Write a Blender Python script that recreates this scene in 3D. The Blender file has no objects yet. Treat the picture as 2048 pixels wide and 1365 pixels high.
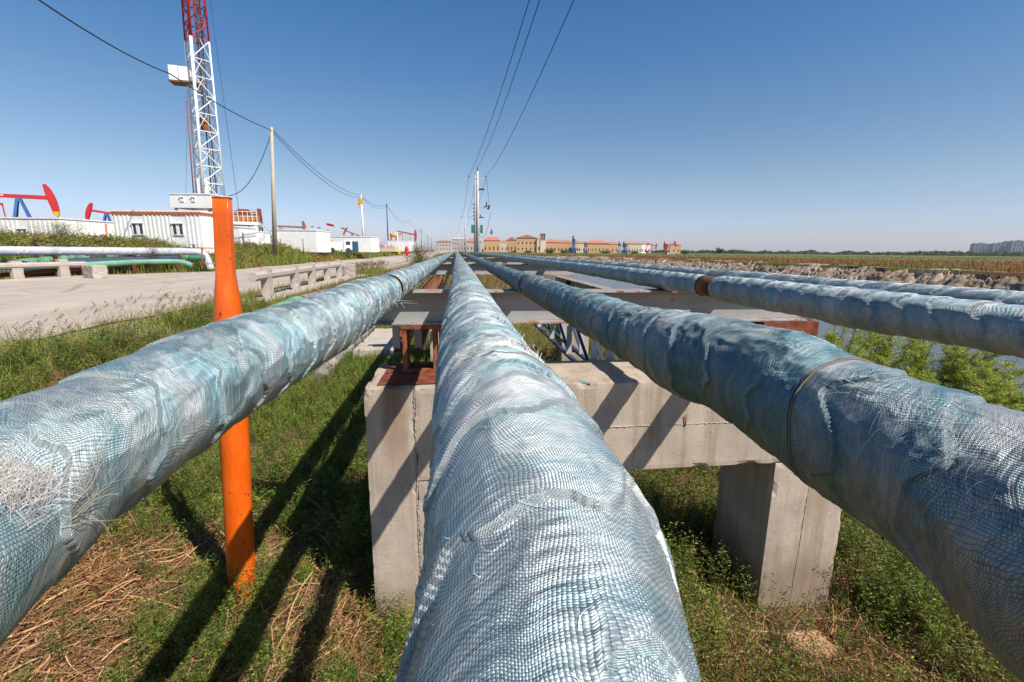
import bpy, math, random
import numpy as np
from mathutils import Vector
C = bpy.context.scene
rad = math.radians
random.seed(7); RNG = np.random.default_rng(11)

# ------------------------------------------------------------------ camera, sky, sun, exposure
FPX, PITCH, ROLL, YAW = 910.0, rad(11.2), rad(0.5), rad(6.9)
FW = np.array([math.sin(YAW)*math.cos(PITCH), math.cos(YAW)*math.cos(PITCH), -math.sin(PITCH)])
_r = np.array([math.cos(YAW), -math.sin(YAW), 0.0]); _u = np.cross(_r, FW)
RT = _r*math.cos(ROLL)+_u*math.sin(ROLL); UP = _u*math.cos(ROLL)-_r*math.sin(ROLL)
cam = bpy.data.cameras.new('camera'); camo = bpy.data.objects.new('camera', cam); C.collection.objects.link(camo)
from mathutils import Matrix
m3 = Matrix(((RT[0], UP[0], -FW[0]), (RT[1], UP[1], -FW[1]), (RT[2], UP[2], -FW[2])))
camo.matrix_world = m3.to_4x4()
cam.sensor_width = 36; cam.lens = FPX/2048*36; cam.clip_start = 0.01; cam.clip_end = 9000
C.camera = camo
def ray(x, y): return RT*(x-1024)/FPX + UP*(682.5-y)/FPX + FW
def at(x, y, Y):                      # point at a world distance Y along the pipes
    d = ray(x, y); return d*(Y/d[1])

w = bpy.data.worlds.new('World'); C.world = w; w.use_nodes = True
nt = w.node_tree; bg = nt.nodes['Background']; sky = nt.nodes.new('ShaderNodeTexSky')
sky.sky_type = 'NISHITA'; sky.sun_disc = False
SUN = Vector((0.63, -0.62, 1.0)).normalized()
sky.sun_elevation = math.asin(SUN.z); sky.sun_rotation = math.atan2(SUN.x, SUN.y)
sky.air_density = 1.0; sky.dust_density = 0.35; sky.ozone_density = 3.2; sky.altitude = 0
bg.inputs['Strength'].default_value = 0.104
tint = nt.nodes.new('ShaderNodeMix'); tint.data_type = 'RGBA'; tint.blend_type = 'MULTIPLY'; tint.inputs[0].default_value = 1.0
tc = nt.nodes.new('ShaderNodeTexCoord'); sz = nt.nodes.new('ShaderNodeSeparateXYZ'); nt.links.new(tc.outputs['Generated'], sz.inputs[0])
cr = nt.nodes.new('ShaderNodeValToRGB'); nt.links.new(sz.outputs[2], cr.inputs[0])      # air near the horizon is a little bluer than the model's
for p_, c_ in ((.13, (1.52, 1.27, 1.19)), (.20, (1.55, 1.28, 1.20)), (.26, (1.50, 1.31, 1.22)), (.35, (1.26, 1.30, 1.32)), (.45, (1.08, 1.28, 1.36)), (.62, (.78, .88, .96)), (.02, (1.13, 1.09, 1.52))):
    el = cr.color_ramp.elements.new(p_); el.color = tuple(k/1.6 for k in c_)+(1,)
cr.color_ramp.elements[0].color = (1.1/1.6, 1.08/1.6, 1.5/1.6, 1); cr.color_ramp.elements[len(cr.color_ramp.elements)-1].color = (.62/1.6, .66/1.6, .74/1.6, 1)  # unseen sky overhead dimmed on purpose, to weaken the fill light
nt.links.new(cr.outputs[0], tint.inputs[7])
hs = nt.nodes.new('ShaderNodeHueSaturation'); hs.inputs['Saturation'].default_value = 1.22
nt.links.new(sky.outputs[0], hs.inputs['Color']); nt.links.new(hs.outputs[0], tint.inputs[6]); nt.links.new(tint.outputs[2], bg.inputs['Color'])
sl = bpy.data.lights.new('sun', 'SUN'); sl.energy = 5.0; sl.angle = rad(0.53); sl.color = (1.0, 0.945, 0.86)
so = bpy.data.objects.new('sun', sl); C.collection.objects.link(so)
so.rotation_euler = SUN.to_track_quat('Z', 'Y').to_euler(); so.location = (20, -20, 40)
C.view_settings.view_transform = 'Standard'; C.view_settings.look = 'None'
C.view_settings.exposure = 0.50; C.view_settings.gamma = 1.0
C.cycles.max_bounces = 6; C.cycles.diffuse_bounces = 3; C.cycles.glossy_bounces = 3
C.cycles.sample_clamp_indirect = 4.0

# ------------------------------------------------------------------ noise (numpy)
def _hash(i, j, k, seed):
    h = (i*374761393 + j*668265263 + k*2147483647 + seed*1274126177) & 0xFFFFFFFF
    h = (h ^ (h >> 13)) * 1274126177 & 0xFFFFFFFF
    h = h ^ (h >> 16)
    return (h & 0xFFFFFF).astype(np.float64)/0xFFFFFF
def noise3(x, y, z, seed=0):
    x = np.asarray(x, float); y = np.asarray(y, float)+0*x; z = np.asarray(z, float)+0*x
    xi, yi, zi = np.floor(x).astype(np.int64), np.floor(y).astype(np.int64), np.floor(z).astype(np.int64)
    fx, fy, fz = x-xi, y-yi, z-zi
    fx, fy, fz = [f*f*f*(f*(f*6-15)+10) for f in (fx, fy, fz)]
    r = 0
    for a in (0, 1):
        wa = fx if a else 1-fx
        for b in (0, 1):
            wb = fy if b else 1-fy
            for c in (0, 1):
                wc = fz if c else 1-fz
                r = r + wa*wb*wc*_hash(xi+a, yi+b, zi+c, seed)
    return r*2-1
def fbm(x, y, z=0.0, oct=4, seed=0, gain=.5):
    x = np.asarray(x, float); s = 0; a = 1; t = 0
    for o in range(oct):
        s = s+a*noise3(x*2**o+o*17.3, np.asarray(y)*2**o+o*5.1, np.asarray(z)*2**o, seed+o); t += a; a *= gain
    return s/t
def sstep(a, b, x):
    t = np.clip((x-a)/(b-a), 0, 1); return t*t*(3-2*t)

# ------------------------------------------------------------------ object helpers
def tag(o, label=None, cat=None, group=None, kind=None):
    if label: o['label'] = label
    if cat: o['category'] = cat
    if group: o['group'] = group
    if kind: o['kind'] = kind
    return o
def empty(name, loc=(0, 0, 0), rz=0.0):
    o = bpy.data.objects.new(name, None); C.collection.objects.link(o)
    o.location = loc; o.rotation_euler = (0, 0, rz); o.empty_display_size = .1
    return o
def link_mesh(name, me, mat, parent=None):
    o = bpy.data.objects.new(name, me); C.collection.objects.link(o)
    if mat:
        for m in (mat if isinstance(mat, (list, tuple)) else [mat]): me.materials.append(m)
    if parent: o.parent = parent
    return o
def copy_tree(o, parent=None):
    c = o.copy(); C.collection.objects.link(c); c.parent = parent
    for ch in [k for k in C.collection.objects if k.parent is o]: copy_tree(ch, c)
    return c
class MB:
    def __init__(s): s.v = []; s.f = []; s.sm = []
    def add(s, vs, fs, smooth=False):
        n = len(s.v); s.v += [tuple(map(float, v)) for v in vs]; s.f += [tuple(i+n for i in f) for f in fs]; s.sm += [smooth]*len(fs); return s
    def box(s, x0, x1, y0, y1, z0, z1, rz=0.0, c=None):
        vs = [(x, y, z) for z in (z0, z1) for y in (y0, y1) for x in (x0, x1)]
        if rz:
            cx, cy = c if c else ((x0+x1)/2, (y0+y1)/2); a, b = math.cos(rz), math.sin(rz)
            vs = [(cx+(x-cx)*a-(y-cy)*b, cy+(x-cx)*b+(y-cy)*a, z) for x, y, z in vs]
        return s.add(vs, [(0, 2, 3, 1), (4, 5, 7, 6), (0, 1, 5, 4), (2, 6, 7, 3), (0, 4, 6, 2), (1, 3, 7, 5)])
    def tube(s, pts, r, n=8, cap=True):
        pts = [Vector(p) for p in pts]; rs = r if isinstance(r, (list, tuple)) else [r]*len(pts)
        vs = []; up = None
        for i, p in enumerate(pts):
            t = (pts[min(i+1, len(pts)-1)]-pts[max(i-1, 0)]).normalized()
            if up is None:
                up = Vector((0, 0, 1)) if abs(t.z) < .9 else Vector((0, 1, 0))
            a = t.cross(up).normalized(); b = a.cross(t).normalized(); up = b
            for k in range(n):
                q = 2*math.pi*(k+.5)/n; vs.append(p+(a*math.cos(q)+b*math.sin(q))*rs[i])
        fs = [(i*n+k, i*n+(k+1) % n, (i+1)*n+(k+1) % n, (i+1)*n+k) for i in range(len(pts)-1) for k in range(n)]
        s.add(vs, fs, n > 5)
        if cap:
            m = len(s.v)-len(vs)
            s.f += [tuple(m+k for k in range(n))[::-1], tuple(m+len(vs)-n+k for k in range(n))]; s.sm += [False, False]
        return s
    def bar(s, a, b, wd, hd=None):    # rectangular bar between two points
        hd = hd or wd; a = Vector(a); b = Vector(b); t = (b-a).normalized()
        up = Vector((0, 0, 1)) if abs(t.z) < .95 else Vector((0, 1, 0))
        x = t.cross(up).normalized(); y = x.cross(t).normalized()
        vs = [p+x*i*wd/2+y*j*hd/2 for p in (a, b) for i, j in ((-1, -1), (1, -1), (1, 1), (-1, 1))]
        return s.add(vs, [(3, 2, 1, 0), (4, 5, 6, 7), (0, 1, 5, 4), (1, 2, 6, 5), (2, 3, 7, 6), (3, 0, 4, 7)])
    def prism(s, poly, y0, y1, axis='y'):
        n = len(poly)
        if axis == 'y': vs = [(x, y0, z) for x, z in poly]+[(x, y1, z) for x, z in poly]
        elif axis == 'x': vs = [(y0, x, z) for x, z in poly]+[(y1, x, z) for x, z in poly]
        else: vs = [(x, z, y0) for x, z in poly]+[(x, z, y1) for x, z in poly]
        return s.add(vs, [tuple(range(n)), tuple(range(n, 2*n))[::-1]]+[(i, i+n, (i+1) % n+n, (i+1) % n) for i in range(n)])
    def build(s, name, mat, parent=None, bevel=0, fixn=True):
        me = bpy.data.meshes.new(name); me.from_pydata(s.v, [], s.f)
        me.polygons.foreach_set('use_smooth', s.sm)
        if fixn:
            import bmesh
            bm = bmesh.new(); bm.from_mesh(me); bmesh.ops.recalc_face_normals(bm, faces=bm.faces); bm.to_mesh(me); bm.free()
        me.update(); o = link_mesh(name, me, mat, parent)
        if bevel:
            b = o.modifiers.new('bevel', 'BEVEL'); b.width = bevel; b.segments = 2; b.limit_method = 'ANGLE'; b.angle_limit = rad(50)
        return o
def np_mesh(name, V, F, mat, parent=None, smooth=False, col=None, uv=None):
    """V (n,3), F (m,k) with k=3/4 or a list of such arrays; col (n,3) point colours; uv (n,2)"""
    Fs = F if isinstance(F, list) else [F]
    me = bpy.data.meshes.new(name)
    me.vertices.add(len(V)); me.vertices.foreach_set('co', np.ascontiguousarray(V, np.float32).ravel())
    idx = np.concatenate([f.ravel() for f in Fs]).astype(np.int32)
    tot = np.concatenate([np.full(len(f), f.shape[1]) for f in Fs]).astype(np.int32)
    st = np.concatenate([[0], np.cumsum(tot)[:-1]]).astype(np.int32)
    me.loops.add(len(idx)); me.loops.foreach_set('vertex_index', idx)
    me.polygons.add(len(tot)); me.polygons.foreach_set('loop_start', st); me.polygons.foreach_set('loop_total', tot)
    me.polygons.foreach_set('use_smooth', np.full(len(tot), smooth))
    me.update(calc_edges=True)
    if col is not None:
        a = me.color_attributes.new('col', 'FLOAT_COLOR', 'POINT')
        a.data.foreach_set('color', np.hstack([col, np.ones((len(col), 1))]).astype(np.float32).ravel())
    if uv is not None:
        u = me.uv_layers.new(name='UVMap'); u.data.foreach_set('uv', uv[idx].astype(np.float32).ravel())
    return link_mesh(name, me, mat, parent)

# ------------------------------------------------------------------ materials
class NG:
    def __init__(s, name):
        s.m = bpy.data.materials.new(name); s.m.use_nodes = True; s.t = s.m.node_tree; s.n = s.t.nodes
        s.b = s.n['Principled BSDF']
    def node(s, typ, **kw):
        n = s.n.new(typ)
        for k, v in kw.items():
            if k.startswith('i_'):
                key = k[2:]; key = int(key) if key.isdigit() else key.replace('_', ' ')
                s.set(n.inputs[key], v)
            else: setattr(n, k, v)
        return n
    def set(s, inp, v):
        if isinstance(v, bpy.types.NodeSocket): s.t.links.new(v, inp)
        elif isinstance(v, bpy.types.Node): s.t.links.new(v.outputs[0], inp)
        else:
            if hasattr(inp.default_value, '__len__') and len(inp.default_value) == 4 and len(v) == 3: v = (*v, 1)
            inp.default_value = v
    def coord(s, kind='Object'): return s.node('ShaderNodeTexCoord').outputs[kind]
    def map(s, vec, scale=(1, 1, 1), rot=(0, 0, 0)): return s.node('ShaderNodeMapping', i_Vector=vec, i_Scale=scale, i_Rotation=rot).outputs[0]
    def noise(s, vec, scale, detail=4, rough=.55, dist=0.0): return s.node('ShaderNodeTexNoise', i_Vector=vec, i_Scale=scale, i_Detail=detail, i_Roughness=rough, i_Distortion=dist).outputs['Fac']
    def ramp(s, fac, stops, interp='LINEAR'):
        r = s.node('ShaderNodeValToRGB', i_Fac=fac); e = r.color_ramp.elements; r.color_ramp.interpolation = interp
        while len(e) < len(stops): e.new(.5)
        for el, (p, c) in zip(e, stops):
            el.position = p; el.color = (*c, 1) if hasattr(c, '__len__') else (c, c, c, 1)
        return r.outputs[0]
    def mix(s, f, a, b, blend='MIX'):
        n = s.node('ShaderNodeMix', data_type='RGBA', blend_type=blend)
        s.set(n.inputs[0], f); s.set(n.inputs[6], a); s.set(n.inputs[7], b); return n.outputs[2]
    def math(s, op, a, b=0.0, c=0.0, clamp=False):
        n = s.node('ShaderNodeMath', operation=op, use_clamp=clamp); s.set(n.inputs[0], a); s.set(n.inputs[1], b); s.set(n.inputs[2], c); return n.outputs[0]
    def bump(s, h, strength=.5, dist=.01, normal=None):
        n = s.node('ShaderNodeBump', i_Height=h, i_Strength=strength, i_Distance=dist)
        if normal: s.set(n.inputs['Normal'], normal)
        return n.outputs[0]
    def done(s, col=None, rough=None, nrm=None, metal=None, spec=None):
        if col is not None: s.set(s.b.inputs['Base Color'], col)
        if rough is not None: s.set(s.b.inputs['Roughness'], rough)
        if nrm is not None: s.set(s.b.inputs['Normal'], nrm)
        if metal is not None: s.set(s.b.inputs['Metallic'], metal)
        if spec is not None: s.set(s.b.inputs['Specular IOR Level'], spec)
        return s.m
def paint(name, col, rough=.5, wear=None, wscale=3.0, wthr=.62, spec=.4, var=.12):
    g = NG(name); v = g.coord()
    n = g.noise(v, wscale*.4, 5); c = g.mix(1.0, col, g.ramp(n, [(.3, 1-var), (.7, 1+var*.3)]), 'MULTIPLY')
    if wear:
        q = g.noise(v, wscale, 8, .7); mask = g.ramp(q, [(wthr, 0.0), (wthr+.05, 1.0)])
        wc = g.ramp(g.noise(v, wscale*6, 3), [(.35, tuple(k*.5 for k in wear)), (.65, wear)])
        c = g.mix(mask, c, wc)
        return g.done(c, g.math('MULTIPLY_ADD', mask, .4, rough, clamp=True), g.bump(q, .25, .004), spec=spec)
    return g.done(c, rough, spec=spec)
def attr_mat(name, rough=.7, trans=0.0, bumpy=None, varn=0.0):
    g = NG(name); a = g.node('ShaderNodeAttribute', attribute_name='col').outputs['Color']
    if varn: a = g.mix(1.0, a, g.ramp(g.noise(g.coord(), varn, 4, .7), [(.3, .65), (.7, 1.3)]), 'MULTIPLY')
    g.done(a, rough, spec=.25)
    if trans:
        tr = g.node('ShaderNodeBsdfTranslucent', i_Color=a); mx = g.node('ShaderNodeMixShader', i_0=trans)
        g.t.links.new(g.b.outputs[0], mx.inputs[1]); g.t.links.new(tr.outputs[0], mx.inputs[2])
        g.t.links.new(mx.outputs[0], g.n['Material Output'].inputs[0])
    return g.m

M = {}
M['leaf'] = attr_mat('foliage', .55, .42)
M['straw'] = attr_mat('straw', .6, .1)
# wrapped glass cloth
def wrap_mat(name, seed=0.0, metal=.55, teal=(.02, .17, .20), silver=(.72, .735, .73), tealness=.95, rgh=(.46, .62), filmmix=.46):
    g = NG(name); uv = g.coord('UV'); ob = g.coord('Object')
    at_ = g.node('ShaderNodeSeparateColor', i_0=g.node('ShaderNodeAttribute', attribute_name='col').outputs['Color']); tone, selv, tealy = at_.outputs
    sep = g.node('ShaderNodeSeparateXYZ', i_0=uv); U, V = sep.outputs[0], sep.outputs[1]
    n1 = g.noise(ob, 38+seed, 2, .5); n2 = g.noise(ob, 31+seed, 2, .5)
    U2 = g.math('MULTIPLY_ADD', n1, .006, U); V2 = g.math('MULTIPLY_ADD', n2, .006, V)
    su = g.math('SINE', g.math('MULTIPLY', U2, math.pi/.00135)); sv = g.math('SINE', g.math('MULTIPLY', V2, math.pi/.0023))
    au = g.math('ABSOLUTE', su); av = g.math('ABSOLUTE', sv)
    over = g.math('GREATER_THAN', g.math('MULTIPLY', su, sv), 0.0)    # plain weave: which thread lies on top
    hole = g.math('MULTIPLY', au, av)
    big = g.noise(g.map(uv, (13+seed, 3.2, 1)), 1.0, 5, .6, .5); mid = g.noise(g.map(uv, (3.0, 1, 1)), 14, 4, .6)
    fv = g.math('ADD', g.math('MULTIPLY_ADD', mid, .35, g.math('MULTIPLY', big, .70)), g.math('MULTIPLY', tealy, -.08))
    film = g.ramp(fv, [(.33+tealness*.06, 1.0), (.50+tealness*.09, 0.0)])
    fleck = g.ramp(g.noise(ob, 17+seed, 5, .7, .8), [(.64, 0.0), (.67, 1.0)])
    film = g.math('MAXIMUM', film, g.math('MULTIPLY', fleck, .8))
    pat = g.ramp(g.noise(g.map(uv, (6, 1, 1)), 55, 4, .65), [(.32, .62), (.68, 1.15)])       # streaks along the weft
    base = g.mix(g.math('MULTIPLY', film, filmmix), silver, (teal[0]*3+.07, teal[1]*1.5+.08, teal[2]*1.5+.09))
    base = g.mix(1.0, base, pat, 'MULTIPLY')
    base = g.mix(1.0, base, g.node('ShaderNodeCombineColor', i_0=tone, i_1=tone, i_2=tone), 'MULTIPLY')
    warp_c = g.mix(1.0, base, g.mix(film, (.66, .70, .72), (.42, .62, .68)), 'MULTIPLY')
    gap = g.mix(film, (.10, .115, .12), (teal[0]*.9, teal[1]*.8, teal[2]*.8))
    c = g.mix(g.ramp(hole, [(.03, 0.0), (.24, 1.0)]), gap, g.mix(over, warp_c, base))
    c = g.mix(g.math('MULTIPLY', selv, .14), c, (.62, .64, .62))
    dirt = g.ramp(g.noise(g.map(uv, (7, 2.2, 1)), 1.7, 6, .7, .6), [(.57, 0.0), (.74, .55)])
    c = g.mix(dirt, c, (.19, .17, .15))
    wv = g.node('ShaderNodeTexWave', wave_type='BANDS', bands_direction='X', i_Vector=uv, i_Scale=30, i_Distortion=7.0, i_Detail=2.0)
    wv.inputs['Detail Scale'].default_value = .35
    rip = g.ramp(g.noise(ob, 9, 2), [(.42, 0.1), (.62, 1.0)])
    wv2 = g.node('ShaderNodeTexWave', wave_type='BANDS', bands_direction='X', i_Vector=uv, i_Scale=75, i_Distortion=6.0, i_Detail=2.0); wv2.inputs['Detail Scale'].default_value = .5
    hh = g.math('ADD', g.math('MULTIPLY', hole, .00026), g.math('MULTIPLY', g.math('MULTIPLY', wv.outputs['Fac'], rip), .0008))
    hh = g.math('ADD', hh, g.math('MULTIPLY', wv2.outputs['Fac'], .00022))
    hh = g.math('ADD', hh, g.math('MULTIPLY', g.noise(g.map(uv, (4, 1, 1)), 60, 3, .6), .0008))
    hh = g.math('ADD', hh, g.math('MULTIPLY', selv, .0004))
    g.set(g.b.inputs['Anisotropic'], .78); g.set(g.b.inputs['Tangent'], g.node('ShaderNodeTangent', direction_type='UV_MAP', uv_map='UVMap'))
    return g.done(c, g.ramp(mid, [(.3, rgh[0]), (.7, rgh[1])]), g.bump(hh, .95, 1.0), metal=metal, spec=.8)
M['wrap'] = wrap_mat('woven_glass_cloth')
M['wrap_pale'] = wrap_mat('woven_glass_cloth_pale', 1.5, tealness=1.0, silver=(.71, .735, .72), filmmix=.52)
M['wrap_dark'] = wrap_mat('woven_glass_cloth_teal', 3.0, metal=.60, silver=(.43, .435, .45), teal=(.010, .105, .13), tealness=1.35, filmmix=.85)
M['wrap_foil'] = wrap_mat('glossy_resin_cloth', 4.0, metal=.60, silver=(.60, .62, .64), teal=(.02, .15, .18), tealness=.9, rgh=(.46, .66))
def rust(name, a=(.06, .022, .014), b=(.25, .085, .035), sc=14):
    g = NG(name); v = g.coord(); n = g.noise(v, sc, 8, .7)
    c = g.ramp(n, [(.3, a), (.55, b), (.75, (b[0]*1.25, b[1]*1.5, b[2]*1.6))])
    return g.done(c, .85, g.bump(n, .5, .004), spec=.2)
M['rust'] = rust('rust'); M['rust_dark'] = rust('dark_rust', (.05, .018, .012), (.19, .055, .03))
M['joint'] = rust('joint_rust', (.045, .022, .016), (.20, .085, .04), 9)
def beam_mat():
    g = NG('weathered_grey_paint'); v = g.coord(); 
    base = g.ramp(g.noise(g.map(v, (.6, 4, 4)), 2.2, 5), [(.3, (.23, .225, .22)), (.7, (.35, .345, .34))])
    q = g.noise(v, 9, 8, .72); m = g.ramp(q, [(.64, 0.0), (.68, 1.0)])
    geo = g.node('ShaderNodeSeparateXYZ', i_0=v)
    ed = g.math('GREATER_THAN', g.math('ABSOLUTE', geo.outputs[2]), .107)    # flange edges rust first
    e2 = g.math('MULTIPLY', ed, g.ramp(g.noise(v, 12, 6, .7), [(.50, 0.0), (.56, 1.0)]))
    mk = g.math('MAXIMUM', m, e2)
    rc = g.ramp(g.noise(v, 60, 4), [(.35, (.13, .045, .02)), (.65, (.42, .17, .07))])
    return g.done(g.mix(mk, base, rc), g.math('MULTIPLY_ADD', mk, .35, .5), g.bump(q, .2, .003))
M['beam'] = beam_mat()
def concrete(name, base=(.40, .34, .285), vs=1.0, holes=True, stain=True):
    g = NG(name); v = g.coord(); n = g.noise(v, 3*vs, 8, .62)
    c = g.ramp(n, [(.28, tuple(k*.78 for k in base)), (.5, base), (.75, tuple(k*1.16 for k in base))])
    c = g.mix(.35, c, g.mix(1.0, c, g.ramp(g.noise(v, 90*vs, 3), [(.3, .6), (.7, 1.3)]), 'MULTIPLY'))
    h = g.math('MULTIPLY', n, .3)
    if stain:
        st = g.ramp(g.noise(g.map(v, (3.2, 3.2, .22)), 2.5, 5, .65), [(.50, 0.0), (.70, .6)])
        c = g.mix(st, c, (.20, .135, .08))
        gr_ = g.ramp(g.noise(v, 1.6, 6, .7), [(.50, 0.0), (.68, .45)]); c = g.mix(gr_, c, (.25, .22, .19))
    if holes:
        vo = g.node('ShaderNodeTexVoronoi', i_Vector=v, i_Scale=34*vs).outputs['Distance']
        dot = g.ramp(vo, [(.09, 1.0), (.14, 0.0)])
        sel = g.ramp(g.noise(v, 11*vs, 2), [(.46, 0.0), (.50, 1.0)])
        dm = g.math('MULTIPLY', dot, sel)
        c = g.mix(dm, c, (.07, .055, .045)); h = g.math('SUBTRACT', h, g.math('MULTIPLY', dm, .6))
    return g.done(c, .9, g.bump(h, .35, .012), spec=.2)
def stained(name, x0, z0, z1):
    concrete(name, (.43, .35, .28)); g = NG.__new__(NG); g.m = bpy.data.materials[name]; g.t = g.m.node_tree; g.n = g.t.nodes; g.b = g.n['Principled BSDF']
    base = g.b.inputs['Base Color'].links[0].from_socket; v = g.coord(); sp = g.node('ShaderNodeSeparateXYZ', i_0=v)
    dx = g.math('ABSOLUTE', g.math('SUBTRACT', sp.outputs[0], x0)); nz = g.noise(g.map(v, (14, 14, 1.2)), 2.0, 5, .65)
    wd = g.ramp(g.math('ADD', dx, g.math('MULTIPLY', g.math('SUBTRACT', nz, .5), .10)), [(.02, 1.0), (.10, 0.0)])
    up = g.node('ShaderNodeMapRange', i_0=sp.outputs[2]); up.inputs[1].default_value = z1; up.inputs[2].default_value = z0
    c = g.mix(g.math('MULTIPLY', g.math('MULTIPLY', wd, up.outputs[0]), .75), base, (.20, .11, .05))
    sb = g.node('ShaderNodeMapRange', i_0=g.math('ADD', sp.outputs[2], g.math('MULTIPLY', g.noise(v, 7, 5, .7), .45))); sb.inputs[1].default_value = -1.98; sb.inputs[2].default_value = -2.30
    c = g.mix(g.math('MULTIPLY', sb.outputs[0], .7), c, (.22, .16, .11)); g.set(g.b.inputs['Base Color'], c); return g.m
M['concrete'] = concrete('weathered_concrete', (.43, .35, .28)); M['concrete_left'] = stained('rust_stained_concrete', -.42, -.95, -1.7); M['concrete_right'] = stained('soil_stained_concrete', 2.75, -1.5, -2.3); M['concrete_pale'] = concrete('pale_concrete', (.43, .37, .32), 1.0, False, False)
M['rock'] = concrete('brick_rubble', (.44, .25, .15), 4.0, False, False)
def post_mat():
    g = NG('orange_paint'); v = g.coord(); q = g.noise(v, 18, 8, .72); z = g.node('ShaderNodeSeparateXYZ', i_0=v).outputs[2]
    c = g.ramp(g.noise(g.map(v, (3, 3, .7)), 4, 6, .65), [(.3, (.56, .075, .003)), (.6, (.74, .12, .006)), (.78, (.76, .19, .03))])
    low = g.ramp(z, [(.0, 1.0), (.16, .0)])
    chip = g.ramp(q, [(.635, 0.0), (.65, 1.0)]); c = g.mix(chip, c, (.10, .03, .015))
    scr = g.ramp(g.noise(g.map(v, (30, 30, 1.5)), 3, 3, .6), [(.70, 0.0), (.74, .6)]); c = g.mix(scr, c, (.30, .07, .02))
    soil = g.math('MULTIPLY', g.ramp(g.noise(v, 12, 6, .7), [(.35, 0.0), (.6, 1.0)]), g.math('MULTIPLY', low, .85)); c = g.mix(soil, c, (.16, .10, .06))
    return g.done(c, g.math('MULTIPLY_ADD', chip, .4, .33, clamp=True), g.bump(q, .25, .003))
M['orange'] = post_mat()
M['white'] = paint('white_paint', (.78, .77, .74), .5, (.30, .17, .08), 1.4, .72, .3, .1)
M['white_clean'] = paint('clean_white_paint', (.78, .78, .77), .5)
M['red'] = paint('red_paint', (.48, .02, .02), .45)
M['red_dull'] = paint('faded_red_paint', (.28, .05, .04), .6)
M['brown_red'] = paint('brown_oxide_paint', (.22, .085, .055), .6)
M['orange_band'] = paint('orange_trim', (.62, .14, .03), .5)
def stripes():
    g = NG('hazard_band'); w_ = g.node('ShaderNodeTexWave', wave_type='BANDS', bands_direction='DIAGONAL', i_Vector=g.coord(), i_Scale=2.2, i_Distortion=0.0).outputs['Fac']
    return g.done(g.ramp(w_, [(.55, (.62, .12, .02)), (.62, (.20, .09, .03))]), .5)
M['hazard'] = stripes()
M['blue'] = paint('blue_paint', (.03, .11, .30), .5)
M['navy'] = paint('navy_paint', (.03, .045, .09), .55)
M['teal'] = paint('teal_door_paint', (.03, .13, .19), .5)
M['yellow'] = paint('yellow_paint', (.72, .38, .01), .45)
M['green'] = paint('green_cloth', (.14, .33, .22), .6, (.30, .36, .30), 5, .58, var=.35); M['green_dark'] = paint('dark_green_cloth', (.03, .18, .11), .55, var=.3)
M['greywrap'] = paint('grey_cloth', (.55, .56, .58), .5, var=.25)
M['dark'] = paint('dark_metal', (.04, .04, .045), .6); M['glass'] = paint('window_glass', (.03, .04, .05), .12, spec=.8)
M['pole'] = paint('pole_concrete', (.45, .38, .30), .85, var=.2)
M['wire'] = paint('cable_black', (.02, .022, .03), .6)
M['steel_grey'] = paint('galvanised_grey', (.42, .44, .46), .5)
M['pole_pale'] = paint('pale_pole', (.50, .48, .45), .8)
M['tan'] = paint('tan_wall', (.55, .34, .17), .8); M['cream'] = paint('cream_wall', (.60, .50, .36), .8)
M['roofred'] = paint('clay_tile', (.46, .16, .10), .8); M['roofbrown'] = paint('brown_tile', (.36, .17, .10), .8)
M['spire'] = paint('slate_green', (.04, .10, .11), .6); M['tower'] = paint('tower_block_wall', (.16, .165, .20), .8); M['towerwin'] = paint('tower_block_glass', (.10, .12, .16), .5)
M['fiber'] = attr_mat('glass_fibre', .35, .2)
M['soil_tube'] = paint('grey_pipe_coat', (.27, .25, .23), .85, (.12, .085, .06), 5, .50, var=.5)
M['rope'] = paint('twine', (.20, .15, .09), .8)
M['trunk'] = paint('stem_bark', (.13, .08, .05), .9)

# ------------------------------------------------------------------ ground
def left_edge(y): return -18.6+4.3*sstep(23, 30, y)-9*sstep(95, 300, y)
def bank_x(y): return 44.3-5.5*sstep(75, 105, y)-30*sstep(105, 185, y)+1.2*fbm(y*.12, 0*y, 3.3, 3, 5)
def height(x, y):
    x = np.asarray(x, float); y = np.asarray(y, float)
    far = sstep(34, 60, y)
    h = -2.57*(1-far)+(-1.36)*far+0*x
    h = h+(-1.37-h)*sstep(-2.7, -5.2, x)
    le = left_edge(y)
    h = h+(1.22-.35*sstep(24, 20, y))*sstep(0, 5.5+4*sstep(26, 20, y), le-.3-x)
    h = np.where((x > -le*0-400), h, h)
    # channel on the right
    bx = bank_x(y)
    hr = -2.57*(1-far)+(-1.36)*far
    chan = (.35*sstep(4.6, 9.0, x)+.65*sstep(8.5, 11.5, x))*(1-far)*(x > 4)+sstep(9, 16, x)*far*(x > 4)
    closed = sstep(120, 150, y)
    depth = (-3.5-hr)*chan*(1-closed)
    inb = (x > 4)
    h = np.where(inb, hr+depth, h)-.24*sstep(.5, 2.1, x)*sstep(6.2, 4.2, x)*(1-far)*sstep(14, 9, y)
    h = np.where(inb & (x > bx-1.2), -1.34, h)
    n = .05*fbm(x*1.1, y*1.1, 0, 4, 2)+.05*fbm(x*.25, y*.25, 0, 3, 9)
    rd = sstep(-5.1, -5.6, x)*sstep(-.6, 0, x-le)
    h = h+n*(1-rd)*np.where(x > bx-3, .6, 1)
    return h
def axis(segs):
    out = []
    for a, b, s in segs: out.append(np.arange(a, b, s))
    out.append([segs[-1][1]]); return np.concatenate(out)
xs = np.concatenate([-np.geomspace(4000, 60, 26), axis([(-56, -24, 1.0), (-24, -7, .4), (-7, 9, .14), (9, 40, 1.2), (40, 46, .5), (46, 80, 3)]), np.geomspace(90, 4500, 26)])
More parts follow.
